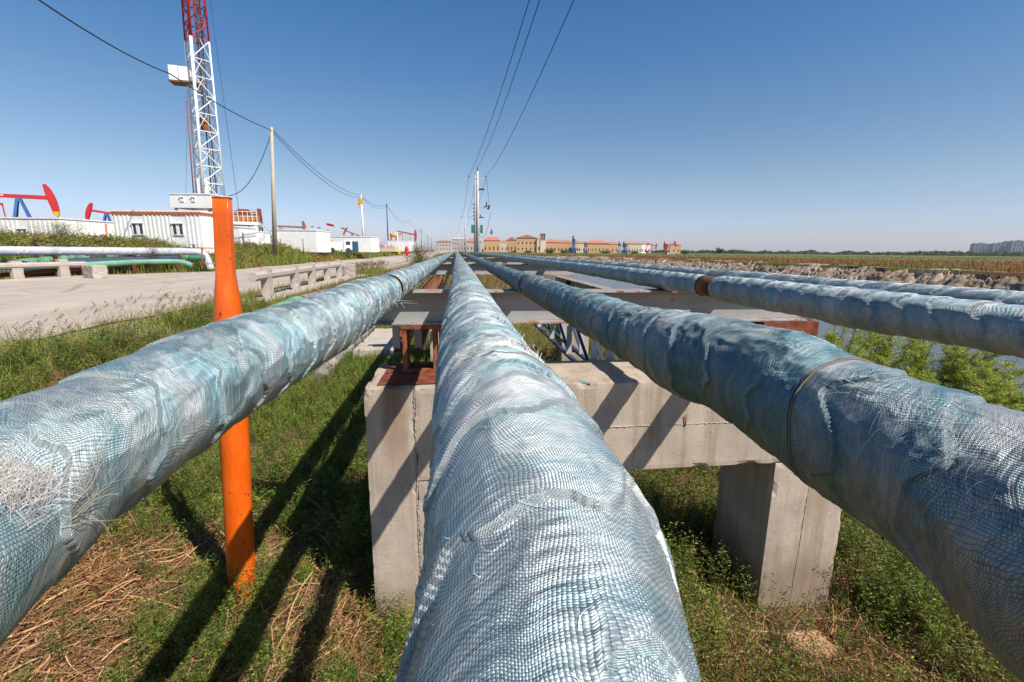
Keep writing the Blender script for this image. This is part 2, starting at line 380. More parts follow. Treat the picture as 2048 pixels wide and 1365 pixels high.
ys = np.concatenate([-np.geomspace(300, 6, 10), axis([(-5, .6, .5), (.6, 12, .14), (12, 40, .4), (40, 120, 1.6)]), np.geomspace(125, 6000, 34)])
X, Y = np.meshgrid(xs, ys); Z = height(X, Y)
nx, ny = len(xs), len(ys)
I = np.arange(nx*ny).reshape(ny, nx)
F = np.stack([I[:-1, :-1], I[:-1, 1:], I[1:, 1:], I[1:, :-1]], -1).reshape(-1, 4)
g = NG('ground_soil'); v = g.coord()
a = g.node('ShaderNodeAttribute', attribute_name='col').outputs['Color']
n = g.noise(v, 5.0, 8, .7); n2 = g.noise(v, 45.0, 5, .7)
c = g.mix(1.0, a, g.ramp(n, [(.3, .6), (.7, 1.35)]), 'MULTIPLY'); c = g.mix(1.0, c, g.ramp(n2, [(.3, .55), (.7, 1.4)]), 'MULTIPLY')
M['ground'] = g.done(c, .95, g.bump(g.math('ADD', n, n2), .6, .02), spec=.1)
def ground_col(x, y):
    soil = np.array([.15, .095, .055]); grn = np.array([.10, .115, .03]); rustc = np.array([.23, .11, .045]); ygr = np.array([.17, .165, .06]); mud = np.array([.17, .145, .12])
    c = np.ones(x.shape+(3,))*soil
    f1 = sstep(-.15, .35, fbm(x*.5, y*.5, 0, 4, 21))[..., None]
    c = c*(1-f1)+grn*f1
    bx = bank_x(y); d = x-bx
    field = (sstep(-1, 1, d)*(x > 4))[..., None]
    nn = fbm(x*.03, y*.015, 0, 4, 31)
    dist = np.hypot(x, y)
    rr = (sstep(165, 130, dist+25*nn))[..., None]
    fc = ygr*(1-rr)+rustc*rr
    far = sstep(70, 130, y)[..., None]*(x < 12)[..., None]
    c = c*(1-far)+(ygr*.8+rustc*.2)*far
    c = c*(1-field)+fc*field
    wet = ((x > 9.5) & (x < bx-1)).astype(float)[..., None]*(1-sstep(110, 140, y))[..., None]
    c = c*(1-wet)+mud*wet
    rd = (sstep(-4.6, -5.4, x)*sstep(-1.2, .5, x-left_edge(y)))[..., None]
    c = c*(1-rd)+np.array([.36, .30, .25])*rd
    pad = sstep(30, 45, left_edge(y)-x+20)[..., None]*0
    return c
ground = np_mesh('ground', np.stack([X, Y, Z], -1).reshape(-1, 3), F, M['ground'], smooth=True, col=ground_col(X, Y).reshape(-1, 3)); tag(ground, kind='structure')

# road
yr = np.concatenate([axis([(-40, 4, 4), (4, 60, .25), (60, 200, 2)]), np.geomspace(205, 900, 12)])
tt = np.linspace(0, 1, 26)
le = left_edge(yr)+.25*fbm(yr*.8, 0*yr, 0, 4, 41); re = -6.15+.28*fbm(yr*.7, 0*yr+4, 0, 4, 42)+.9*sstep(12.6, 13.5, yr)*sstep(25.5, 24.5, yr)*0
RX = le[:, None]*(1-tt)+re[:, None]*tt; RY = np.repeat(yr[:, None], 26, 1)
RZ = -1.335+.018*fbm(RX*.5, RY*.3, 0, 3, 43)
I = np.arange(RX.size).reshape(RX.shape); F = np.stack([I[:-1, :-1], I[:-1, 1:], I[1:, 1:], I[1:, :-1]], -1).reshape(-1, 4)
g = NG('dusty_road'); v = g.coord(); n = g.math('ADD', g.math('MULTIPLY', g.noise(g.map(v, (1, .10, 1)), 1.1, 3, .5), .4), g.math('MULTIPLY', g.noise(v, .7, 7, .65), .6)); n2 = g.noise(v, 30, 4, .6)
c = g.ramp(n, [(.3, (.32, .26, .21)), (.5, (.42, .36, .305)), (.7, (.50, .42, .35))]); c = g.mix(1.0, c, g.ramp(n2, [(.3, .8), (.7, 1.12)]), 'MULTIPLY')
ck = g.node('ShaderNodeTexVoronoi', feature='DISTANCE_TO_EDGE', i_Vector=g.map(v, (1, .6, 1)), i_Scale=.42).outputs['Distance']
c = g.mix(g.ramp(ck, [(.0, .55), (.012, 0.0)]), c, (.16, .13, .11))
M['road'] = g.done(c, .95, g.bump(n2, .4, .01), spec=.15)
road = np_mesh('road', np.stack([RX, RY, RZ], -1).reshape(-1, 3), F, M['road'], smooth=True); tag(road, kind='structure')

# channel water
g = NG('channel_water'); v = g.coord(); n = g.noise(g.map(v, (1, 2.2, 1)), 3.2, 4, .6)
M['water'] = g.done((.085, .10, .12), .12, g.bump(n, .7, .05), spec=.5)
np_w = MB(); np_w.add([(5, -30, -3.08), (45, -30, -3.08), (45, 135, -3.08), (5, 135, -3.08)], [(0, 1, 2, 3)])
tag(np_w.build('water', M['water'], fixn=False), kind='structure')

# eroded mud bank across the channel
yb = axis([(4, 60, .11), (60, 110, .22), (110, 200, .6)]); tb = np.linspace(0, 1, 46)
YB, TB = np.meshgrid(yb, tb, indexing='ij'); bx = bank_x(YB)
XB = bx-4.6+5.0*TB
prof = -3.35+2.03*sstep(.05, .86, TB)
gul = fbm(YB*.45+TB*.6, TB*1.2, 0, 3, 51); crk = np.abs(fbm(YB*1.3+1.5*TB, TB*4.5, 0, 4, 52)); blk = np.abs(fbm(YB*3.1, TB*9, 2, 3, 53))
amp = sstep(0, .15, TB)*sstep(1, .82, TB)
ZB = prof+amp*(.55*gul-.42*(1-sstep(0, .22, crk))-.14*(1-sstep(0, .25, blk))+.08*fbm(YB*4, TB*14, 0, 3, 54))
ZB = np.minimum(ZB, -1.26+.05*gul); XB = XB+.9*amp*gul+.25*amp*fbm(YB*2, TB*6, 5, 3, 55)
I = np.arange(XB.size).reshape(XB.shape); F = np.stack([I[:-1, :-1], I[:-1, 1:], I[1:, 1:], I[1:, :-1]], -1).reshape(-1, 4)
mc = np.ones(XB.shape+(3,))*np.array([.36, .275, .20]); k = sstep(.05, -.3, gul)[..., None]; mc = mc*(1-k*.35)
k = sstep(.0, .35, fbm(YB*.7, TB*3, 9, 4, 57)+2.4*(TB-.80))[..., None]; kk = sstep(-.1, .3, fbm(YB*.3, TB*3, 2, 3, 58))[..., None]
mc = mc*(1-k)+k*(np.array([.24, .09, .035])*(1-kk)+np.array([.16, .17, .05])*kk)
M['mud'] = attr_mat('dry_mud', .95, 0, None, 3.0)
bank = np_mesh('mud_bank', np.stack([XB, YB, ZB], -1).reshape(-1, 3), F, M['mud'], smooth=True, col=mc.reshape(-1, 3)); tag(bank, kind='structure')

# ------------------------------------------------------------------ pipelines
SURF = {}
def on_surf(key, s_, th_, lift=0.0):
    """point(s) just above the cloth at length s_ and angle th_"""
    s_ = np.atleast_1d(np.asarray(s_, float)); th_ = np.mod(np.atleast_1d(np.asarray(th_, float))+math.pi/2, 2*math.pi)-math.pi/2+0*s_
    L_ = SURF[key]; g_ = L_[0]
    for q in L_:
        if q[0][0] <= s_.mean() <= q[0][-1]: g_ = q
    Ys, th, R, Xc, Zc = g_; i = np.clip(np.searchsorted(Ys, s_)-1, 0, len(Ys)-2); fi = np.clip((s_-Ys[i])/(Ys[i+1]-Ys[i]), 0, 1)
    u = (th_-th[0])/(th[1]-th[0]); j = np.clip(u.astype(int), 0, len(th)-2); fj = u-j
    r_ = (R[i, j]*(1-fi)+R[i+1, j]*fi)*(1-fj)+(R[i, j+1]*(1-fi)+R[i+1, j+1]*fi)*fj+lift
    return np.stack([Xc[i, 0]+r_*np.cos(th_), s_, Zc[i, 0]+r_*np.sin(th_)], -1)
def surf_threads(name, parent, s0, th0, n, L, sps, spt, seed, lift=.0015, col=((.75, .78, .78), (.35, .36, .30)), w=.0004, along=.5, curl=1.0):
    """loose glass fibres lying on the cloth, tips lifting a little"""
    r = np.random.default_rng(seed); k = 8; Vs = []; Fs = []; cs = []; o = 0
    for i in range(n):
        a = r.normal(s0, sps); b = r.normal(th0, spt); LL = L*r.uniform(.3, 1.4); an = r.normal(along, .7); cv = r.normal(0, 1.2)*curl
        t = np.linspace(0, 1, k); aa = an+cv*t; ds = np.cumsum(np.sin(aa))*LL/k; dt = np.cumsum(np.cos(aa))*LL/k/.08
        pts = on_surf(parent.name, a+ds, b+dt, lift*(.4+r.uniform(0, 2.4)*t*t+r.uniform(0, 1)*np.sin(t*3.1)))
        d = np.gradient(pts, axis=0); nrm = pts-np.array([pts[:, 0].mean(), 0, 0]); nrm = pts*0; nrm[:, 0] = np.cos(b+dt); nrm[:, 2] = np.sin(b+dt)
        sd = np.cross(d, nrm); sd /= np.linalg.norm(sd, axis=1)[:, None]+1e-9; ww = (w*r.uniform(.5, 1.6)*(1-.6*t))[:, None]
        Vs.append(np.concatenate([pts-sd*ww, pts+sd*ww])); q = r.uniform(0, 1); cs.append(np.tile(np.array(col[0])*q+np.array(col[1])*(1-q), (2*k, 1)))
        m = np.arange(k-1)+o; Fs.append(np.stack([m, m+1, m+k+1, m+k], -1)); o += 2*k
    o_ = np_mesh(name, np.concatenate(Vs), np.concatenate(Fs), M['fiber'], parent, col=np.concatenate(cs)); o_['kind'] = 'stuff'; return o_
def make_wrap(name, x0, z0, rad_pts, y0, y1, parent, mat, nth=150, fine=.004, lump=1.0, seed=0, hdir=1, pitch=.12, drop=None, ends=(0, 0)):
    """a cloth-wrapped length; rad_pts = [(y, r)] outer radius profile"""
    Ys = [y0]
    while Ys[-1] < y1: Ys.append(Ys[-1]+max(.0028, fine*abs(Ys[-1])))
    Ys[-1] = y1; Ys = np.array(Ys)
    th = np.linspace(-math.pi/2, 1.5*math.pi, nth)
    S, T = np.meshgrid(Ys, th, indexing='ij')
    R0 = np.interp(S, [p[0] for p in rad_pts], [p[1] for p in rad_pts])
    cx, cz = np.cos(T), np.sin(T)
    warp = .035*noise3(S*7, cx*1.3, cz*1.3, seed+3)+.02*noise3(S*19, cx*2.3, cz*2.3, seed+4)
    H = (S+warp)/pitch+hdir*T/(2*math.pi)
    H = H+.35*noise3(np.floor(H)*7.7+.5, 0*H, 0*H+.5, seed+5)*0
    band = np.floor(H); f = H-band
    edge = .22*noise3(band*3.7, cx*1.1+band*.3, cz*1.1, seed+6)
    step = (1-sstep(.0, .92, f+edge*.3))*.0040
    big = noise3(S*3.1, cx*.9+4, cz*.9, seed+7); mid = fbm(S*9, cx*2.0, cz*2.0, 3, seed+8)
    hang = np.maximum(0, -cz)*.006*(1+noise3(S*6, 0*S, 0*S+.5, seed+20))
    # folds lying roughly across the pipe, slanted with the winding
    wr = 1-np.abs(noise3(H*2.6+.5*mid, cx*1.7, cz*1.7, seed+9)); wr2 = 1-np.abs(noise3(H*6.5+1.2*mid, cx*3.2, cz*3.2, seed+10))
    wmask = sstep(-.2, .5, noise3(S*5, cx*1.2, cz*1.2, seed+11))
    dia = 1-np.abs(noise3(S*13+3*cx, cx*3+S*6, cz*3, seed+12))
    slow = np.clip(.35+.65*sstep(4, 1, S), .35, 1) if False else 1.0
    D = .0006+step+lump*(.0020*big+.0005*mid+.0013*wr**8+.0020*wr2**4*(.35+.65*wmask)+.0012*dia**10*wmask)+hang+.0012
    R = R0*.965+D-.004
    for e, s in ((y0, ends[0]), (y1, ends[1])):      # tapered wrap ends at bare joints
        if s: R = R-(R-.062)*np.exp(-np.abs(S-e)/.018)*.65
    Xc = x0+np.interp(S, [p[0] for p in rad_pts], [(p[2] if len(p) > 2 else 0) for p in rad_pts]); Zc = z0+np.interp(S, [p[0] for p in rad_pts], [(p[3] if len(p) > 3 else 0) for p in rad_pts])
    if drop is not None: Zc = Zc-drop(S)
    Xc = Xc+.006*noise3(S*1.3, 0*S, 0*S+.5, seed+30)
    SURF.setdefault(parent.name, []).append((Ys, th, R, Xc, Zc))
    V = np.stack([Xc+R*cx, S, Zc+R*cz], -1).reshape(-1, 3)
    I = np.arange(S.size).reshape(S.shape); F = np.stack([I[:-1, :-1], I[1:, :-1], I[1:, 1:], I[:-1, 1:]], -1).reshape(-1, 4)
    # weave coordinates in metres, each turn of tape with its own drift
    ang = .16*hdir+.10*noise3(band*5.3, 0*band, 0*band+.5, seed+40)
    u0 = S+.016*noise3(S*9, cx*1.8, cz*1.8, seed+41)+.005*noise3(S*25, cx*4, cz*4, seed+42)
    v0 = T*.08+.014*noise3(S*8, cx*1.6, cz*1.6, seed+43)+.004*noise3(S*27, cx*4, cz*4, seed+44)
    uv = np.stack([u0*np.cos(ang)+v0*np.sin(ang)+band*.013, -u0*np.sin(ang)+v0*np.cos(ang)+band*.007], -1).reshape(-1, 2)
    tone = .84+.3*_hash(band.astype(np.int64), 0*band.astype(np.int64)+seed, 0*band.astype(np.int64), 5)
    selv = sstep(.10, .0, f+.03*noise3(S*40, cx*6, cz*6, seed+50))
    tealy = _hash(band.astype(np.int64)+9, 0*band.astype(np.int64)+seed, 0*band.astype(np.int64), 8)
    return np_mesh(name, V, F, mat, parent, smooth=True, uv=uv, col=np.stack([tone, selv, tealy], -1).reshape(-1, 3))
def threads(name, base, parent, mat, n, length, spread, seed, col=((.75, .78, .78), (.35, .36, .30)), w=.0007, dirv=None):
    r = np.random.default_rng(seed); Vs = []; Fs = []; cs = []
    k = 7; o = 0
    for i in range(n):
        p = np.array(base)+r.normal(0, 1, 3)*np.array(spread); L = length*r.uniform(.35, 1.3)
        d = r.normal(0, 1, 3) if dirv is None else np.array(dirv)+r.normal(0, .55, 3)
        d /= np.linalg.norm(d); cv = r.normal(0, 1, 3)*1.3
        t = np.linspace(0, 1, k)[:, None]
        pts = p+d*L*t+cv*L*.5*t*t*(1-.4*t)
        side = np.cross(d, r.normal(0, 1, 3)); side /= np.linalg.norm(side)
        ww = w*r.uniform(.6, 1.6)*(1-.6*t)
        Vs.append(np.concatenate([pts-side*ww, pts+side*ww])); c = np.array(col[0])*(q := r.uniform(0, 1))+np.array(col[1])*(1-q); cs.append(np.tile(c, (2*k, 1)))
        a = np.arange(k-1)+o; Fs.append(np.stack([a, a+1, a+k+1, a+k], -1)); o += 2*k
    o_ = np_mesh(name, np.concatenate(Vs), np.concatenate(Fs), mat, parent, col=np.concatenate(cs)); o_['kind'] = 'stuff'; return o_
def ring(mb, x, z, y, r, t, skew=0.0, n=40):
    pts = [(x+r*math.cos(q), y+skew*math.sin(q+.6)+.004*math.sin(3*q), z+r*math.sin(q)) for q in np.linspace(0, 2*math.pi, n)]
    return mb.tube(pts, t, 5, False)
PIPES = {}
def on_pipe(px, py, x, z, r):
    d = ray(px, py); a = d[0]**2+d[2]**2; b = -2*(d[0]*x+d[2]*z); c = x*x+z*z-r*r; D = max(b*b-4*a*c, 0)
    return d*((-b-math.sqrt(D))/(2*a))
def pipeline(key, label, x, z, segs, rad_pts, mat, nth, fine, seed, hdir, yend=56, lump=1.0):
    e = empty('pipeline', (x, 0, z)); tag(e, label, 'pipeline', 'cloth wrapped pipes on the steel rack'); PIPES[key] = e
    mb = MB(); mb.tube([(0, -1.2, 0), (0, yend-.3, 0), (0, yend, -.06), (0, yend+.15, -.3), (0, yend+.2, -1.0)], .040, 20); mb.build('steel_pipe', M['rust'], e)
    for a_, b_ in zip(segs[:-1], segs[1:]): mb = MB(); mb.tube([(0, a_[1]-.06, 0), (0, b_[0]+.06, 0)], .0615, 32); mb.build('bare_joint', M['joint'], e)
    for i, (a, b, ea, eb) in enumerate(segs):
        make_wrap('cloth_wrap', 0, 0, rad_pts, a, b, e, mat, nth, fine, lump, seed+i*50, hdir, .12, lambda S: .25*np.clip(S-(yend-1), 0, 2)**2, (ea, eb))
    return e
cC = pipeline('C', 'silver blue cloth wrapped pipe running straight ahead directly below the camera', .045, -.197, [(-.5, 55.8, 0, 0)],
     [(-.5, .064, -.024, -.005), (.10, .0655, -.022, -.005), (.146, .0695, -.012, -.004), (.19, .0735, -.002, -.002), (.24, .079, .005, -.002), (.31, .082, .007, -.001), (.39, .084, .009, -.001), (.48, .0855, .008, -.001), (.72, .083, .003, -.002), (1.2, .086, -.002, -.003), (1.6, .083, 0, 0), (3, .083), (4.2, .087), (60, .082)], M['wrap'], 200, .0042, 100, 1)
cL = pipeline('L', 'pale silver wrapped pipe with frayed torn patch, passing the orange post', -.363, -.203, [(-.5, 2.42, 0, 1), (2.56, 55.8, 1, 0)],
     [(-.5, .078), (.3, .0772, .001, -.002), (.4, .070, -.003, .006), (.5, .0705, -.004, .008), (.6, .0745, -.006, .010), (.7, .0752, -.007, .013), (.85, .080, -.005, .009), (1.05, .081, -.003, .006), (1.3, .085, 0, 0), (1.8, .089, -.002, .004), (2.3, .084), (2.8, .080), (60, .080)], M['wrap_pale'], 150, .0042, 300, -1)
cR = pipeline('R', 'dark teal and grey wrapped pipe with brown tie cord, immediately right of the central pipe', .459, -.213, [(-.5, 2.83, 0, 1), (2.92, 55.8, 1, 0)],
     [(-.5, .096, -.007, -.010), (.24, .095, -.007, -.010), (.3, .085, -.002, .002), (.34, .082, 0, .005), (.41, .0815, .002, .009), (.48, .081, .003, .011), (.56, .084, .007, .021), (.7, .079, .008, .023), (.85, .083, .004, .013), (1.1, .071, .001, .007), (2, .070, 0, .003), (2.8, .074), (3.2, .068), (60, .070)], M['wrap_dark'], 150, .0042, 500, 1)
cF = pipeline('F', 'smooth teal wrapped pipe with bare rusty gap, next to outermost on the right', 1.58, -.208, [(-.4, 2.62, 0, 1), (2.78, 52, 1, 0)],
     [(-.5, .070), (1, .072), (1.6, .078), (2.5, .076), (3, .070), (60, .070)], M['wrap_foil'], 90, .007, 700, 1, 52, .55)
cG = pipeline('G', 'bright crinkled silver wrapped pipe on the outermost right of the rack', 2.06, -.208, [(-.4, 52, 0, 0)],
     [(-.5, .080), (60, .076)], M['wrap_foil'], 80, .007, 900, -1, 52, .9)
# tie cords hugging the cloth
def cord(parent, y, t, skew, mat, a0=0, a1=2*math.pi):
    th_ = np.linspace(a0, a1, 90); yy = y+skew*np.sin(th_+.6)+.002*np.sin(3*th_)
    mb = MB(); mb.tube([tuple(q) for q in on_surf(parent.name, yy, th_, t*.6)], t, 5, False); return mb.build('tie_cord', mat, parent)
cord(cR, .47, .0012, .012, M['rope']); cord(cR, .474, .0007, .013, M['dark'])
cord(cC, .52, .0007, -.02, M['rope'], .2, 1.9)
def sth(px, py, x, z, r):
    d = ray(px, py); a = d[0]**2+d[2]**2; b = -2*(d[0]*x+d[2]*z); c = x*x+z*z-r*r; D = max(b*b-4*a*c, 0)
    p = d*((-b-math.sqrt(D))/(2*a)); return p[1], math.atan2(p[2]-z, p[0]-x)
for (px, py, n, L, sp, sd) in [(40, 960, 520, .020, .011, 1), (110, 985, 200, .026, .010, 2), (170, 1000, 40, .05, .006, 3), (385, 790, 110, .026, .008, 4), (400, 850, 110, .022, .007, 5), (330, 900, 60, .03, .012, 6), (250, 960, 50, .04, .010, 7), (500, 740, 90, .03, .012, 8), (560, 700, 80, .03, .012, 9), (470, 690, 90, .05, .016, 10), (300, 760, 80, .05, .03, 11), (230, 830, 80, .045, .03, 12), (640, 640, 80, .05, .03, 13), (120, 880, 60, .04, .02, 14)]:
    y_, t_ = sth(px, py, -.363, -.203, .083)
    col = ((.70, .69, .66), (.40, .34, .30)) if sd <= 2 else ((.72, .76, .76), (.34, .34, .28))
    surf_threads('loose_threads', cL, y_, t_, int(n*(.8 if sd <= 2 else .35)), L, sp, sp/.09, 60+sd, .0035 if sd <= 2 else .0015, col, .00015 if sd > 2 else .00018)
y_, t_ = sth(165, 1040, -.363, -.203, .083); surf_threads('loose_threads', cL, y_, t_, 12, .05, .004, .04, 88, .005, ((.50, .46, .36), (.32, .29, .22)), .00045, 1.6, 1.2)
for (px, py) in [(785, 600), (800, 605)]:
    p = np.array(on_pipe(px, py, -.363, -.203, .08))-np.array([-.363, 0, -.203]); threads('loose_threads', p, cL, M['fiber'], 5, .08, (.004, .02, .004), 90, w=.0007, dirv=(.5, -.1, -1))
for (px, py, sd) in [(905, 672, 1), (960, 655, 2), (1110, 655, 3), (930, 720, 4)]:
    y_, t_ = sth(px, py, .045, -.197, .08); surf_threads('loose_threads', cC, y_, t_, 22, .035, .012, .15, 95+sd, .004, ((.5, .42, .3), (.62, .62, .58)), .0005)
for k_, (px, py, n) in enumerate([(1000, 900, 120), (1100, 1000, 100), (960, 1060, 80), (1150, 860, 90), (1040, 780, 120), (1200, 1150, 60)]):
    y_, t_ = sth(px, py, .040, -.205, .075); surf_threads('loose_threads', cC, y_, t_, n//5, .016, .03, .35, 140+k_, .0010, ((.70, .72, .72), (.50, .56, .56)), .00015)
for (px, py, n, sd) in [(1640, 690, 150, 1), (1560, 715, 90, 2), (1900, 840, 120, 3), (1760, 770, 120, 4), (2000, 900, 120, 5), (1350, 640, 90, 6)]:
    y_, t_ = sth(px, py, .459, -.213, .083); surf_threads('loose_threads', cR, y_, t_, n//3, .045, .03, .25, 75+sd, .0018, ((.62, .62, .62), (.36, .34, .30)), .0002, .9)

# ------------------------------------------------------------------ steel rack: transverse H beams
ZT, ZB_, ZPIER = -.285, -.527, -.885
def hbeam(L, h=.242, b=.19, tf=.014, tw=.010):
    mb = MB(); mb.box(0, L, -b/2, b/2, h/2-tf, h/2); mb.box(0, L, -b/2, b/2, -h/2, -h/2+tf); mb.box(0, L, -tw/2, tw/2, -h/2+tf, h/2-tf); return mb
beams = [(3.37, 'steel cross beam under the pipes nearest the camera, rust streaks along its flanges'), (10.35, 'steel cross beam second along the rack, shaded web above the rusty lattice'),
         (18.3, 'steel cross beam third along the rack below the pipes'), (31, 'farthest small steel cross beam visible under the pipes')]
me0 = None
for i, (y, lb) in enumerate(beams):
    if i == 0:
        o = hbeam(3.62).build('cross_beam', M['beam'], None, .002); me0 = o
    else: o = me0.copy(); C.collection.objects.link(o)
    o.location = (-.86 if i == 0 else -.95, y, (ZT+ZB_)/2); tag(o, lb, 'steel beam', 'cross beams of the pipe rack')
# concrete portal piers
def pier(y0, y1, first):
    g_ = MB()
    mb = MB()
    x0, x1 = -.615, 3.05; zt, zs, zg = ZPIER, -1.545, -2.75
    poly = [(x0, zt), (x1, zt), (x1, zs), (2.985, zs), (3.0, zg), (2.345, zg), (2.352, zs), (-.02, zs), (0.0, zg), (x0+.004, zg)]
    # cut polygon into quads for clean shading
    mb.box(x0, x1, y0, y1, zs, zt); mb.box(x0+.002, 0.0, y0+.0, y1-.002, zg, zs); mb.box(2.352, 2.99, y0+.002, y1-.002, zg, zs)
    return mb
def rough_box(name, x0, x1, y0, y1, z0, z1, mat, parent, s=.03, amp=.004, chip=.012, seed=0):
    """box with slightly uneven faces and chipped arrises"""
    import bmesh
    bm = bmesh.new(); bmesh.ops.create_cube(bm, size=1)
    for v_ in bm.verts: v_.co = Vector(((x0+x1)/2+v_.co.x*(x1-x0), (y0+y1)/2+v_.co.y*(y1-y0), (z0+z1)/2+v_.co.z*(z1-z0)))
    for ax, L in ((0, x1-x0), (1, y1-y0), (2, z1-z0)):
        n_ = max(1, int(L/s))
        for k_ in range(1, n_):
            no = [0, 0, 0]; no[ax] = 1; co = [x0, y0, z0]; co[ax] += L*k_/n_
            bmesh.ops.bisect_plane(bm, geom=bm.verts[:]+bm.edges[:]+bm.faces[:], plane_co=co, plane_no=no)
    co = np.array([v_.co[:] for v_ in bm.verts]); 
    dx = np.minimum(co[:, 0]-x0, x1-co[:, 0]); dy = np.minimum(co[:, 1]-y0, y1-co[:, 1]); dz = np.minimum(co[:, 2]-z0, z1-co[:, 2])
    near = np.stack([dx, dy, dz], 1) < 1e-4; cnt = near.sum(1)
    nv = fbm(co[:, 0]*9, co[:, 1]*9, co[:, 2]*9, 3, seed); ch = np.maximum(0, fbm(co[:, 0]*8, co[:, 1]*8, co[:, 2]*8, 3, seed+3)-.1)
    ctr = np.array([(x0+x1)/2, (y0+y1)/2, (z0+z1)/2]); sg = np.sign(ctr-co)*near
    co = co+sg*(nv*amp+amp)[:, None]+np.where(cnt >= 2, 1, 0)[:, None]*sg*(ch*chip*2.2+.003)[:, None]
    for v_, c_ in zip(bm.verts, co): v_.co = c_
    bm.normal_update(); me = bpy.data.meshes.new(name); bm.to_mesh(me); bm.free()
    me.polygons.foreach_set('use_smooth', [False]*len(me.polygons))
    return link_mesh(name, me, mat, parent)
piers = [(2.906, 'concrete portal pier with pipe shadows on its lit face, nearest the camera'), (9.95, 'second concrete portal pier farther along the rack behind the lattice girder')]
p0 = None
for i, (y, lb) in enumerate(piers):
    if i == 0:
        e = empty('concrete_pier', (0, y, 0)); tag(e, lb, 'pier', 'concrete piers of the pipe rack'); p0 = e
        rough_box('cap_beam', -.290, 3.05, 0, .70, -1.545, ZPIER, M['concrete'], e, .035, .0015, .012, 1)
        rough_box('column', -.615, -.2905, 0, .70, -2.75, ZPIER+.001, M['concrete_left'], e, .035, .0015, .013, 2)
        rough_box('column', -.2895, .02, .004, .69, -2.85, -1.547, M['concrete'], e, .045, .0015, .007, 12)
        rough_box('column', 2.352, 2.985, .004, .69, -3.05, -1.547, M['concrete_right'], e, .045, .0015, .009, 3)
        mb = MB(); r_ = random.Random(3)
        xx = -.29
        for a_, b_ in ((-.9, -2.5),):
            z_ = a_
            pts = []
            while z_ > b_: pts.append((-.29+r_.uniform(-.003, .003), -.001, z_)); z_ -= .012
            mb.tube(pts, [r_.uniform(.001, .0055) for _ in pts], 5)
        pts = [(x_, -.001, -1.203+r_.uniform(-.003, .003)) for x_ in np.arange(.3, 3.0, .012)]
        mb.tube(pts, [r_.uniform(.001, .0055) for _ in pts], 5)
        pts = [(2.66-.02*t_+r_.uniform(-.003, .003), .003, -1.56-t_) for t_ in np.arange(0, 1.32, .012)]
        mb.tube(pts, [r_.uniform(.0005, .003) for _ in pts], 5)
        mb.build('formwork_seam', M['concrete_pale'], e)
        mb = MB(); mb.tube([(1.60, -.004, -1.22), (1.603, -.012, -1.13)], .004, 6); mb.build('rebar_stub', M['rust'], e)
    else:
        e = copy_tree(p0); e.location = (0, y, 0); tag(e, lb, 'pier', 'concrete piers of the pipe rack')
# paint splashes: thin dried drops lying on the cap beam
r_ = random.Random(5); M['splash'] = paint('teal_splash', (.13, .30, .32), .8, var=.4)
for (px, py, s) in [(1168, 765, .022), (1160, 762, .016), (1178, 767, .014), (1146, 764, .005), (1166, 735, .004), (1143, 742, .006), (1137, 733, .006), (1186, 750, .003), (1190, 738, .003)]:
    d = ray(px, py); q = d*(ZPIER/d[2]); n_ = 12
    pts = [(q[0]+s*(1+.4*r_.uniform(-1, 1))*math.cos(2*math.pi*k/n_), q[1]-2.906+s*(1+.4*r_.uniform(-1, 1))*math.sin(2*math.pi*k/n_)*.8, ZPIER+.0005) for k in range(n_)]
    mb = MB(); mb.add(pts+[(x_, y_, z_-.006) for x_, y_, z_ in pts], [tuple(range(n_))]+[(k, (k+1) % n_, (k+1) % n_+n_, k+n_) for k in range(n_)]); mb.build('paint_splash', M['splash'], p0)

# rusty pedestals
def pedestal(x, y, wd, dp, lb, cat='pedestal', plate=True):
    e = empty('steel_pedestal', (x, y, ZPIER)); tag(e, lb, cat, 'rusty pedestals between pier and beam')
    h = ZB_-ZPIER
    if plate: rough_box('base_plate', -.265, .16, -.41, .19, .001, .013, M['rust_dark'], e, .05, .001, .003, 9)
    t = .030
    for sx in (-1, 1):
        for sy in (-1, 1):
            mb = MB(); mb.box(sx*wd/2-t/2, sx*wd/2+t/2, sy*dp/2-t/2, sy*dp/2+t/2, .03, h-.03); mb.build('leg', M['rust'] if sy < 0 else M['rust_dark'], e, .003)
    for z0_, z1_ in ((.0135, .030), (h-.030, h-.002)):
        mb = MB()
        mb.box(-wd/2-t*.7, wd/2+t*.7, -dp/2-t*.7, -dp/2+t*.7, z0_, z1_); mb.box(-wd/2-t*.7, wd/2+t*.7, dp/2-t*.7, dp/2+t*.7, z0_, z1_)
        mb.box(-wd/2-t*.7, -wd/2+t*.7, -dp/2+t*.7, dp/2-t*.7, z0_, z1_); mb.box(wd/2-t*.7, wd/2+t*.7, -dp/2+t*.7, dp/2-t*.7, z0_, z1_)
        mb.build('frame_rail', M['rust'], e)
    mb = MB(); mb.box(wd/2+t, wd/2+t+.05, -dp/2, dp/2, .014, h-.003); mb.build('side_plate', M['rust_dark'], e)
    if wd > .3:
        mb = MB(); mb.box(-.24, .235, -.16, .12, h-.135, h-.003); mb.build('box_section', M['rust_dark'], e, .004)
    return e
pedestal(-.275, 3.39, .215, .20, 'rusty tube frame pedestal on the left end of the near concrete pier')
pedestal(2.62, 3.42, .34, .15, 'rusty box pedestal under the right end of the nearest cross beam')
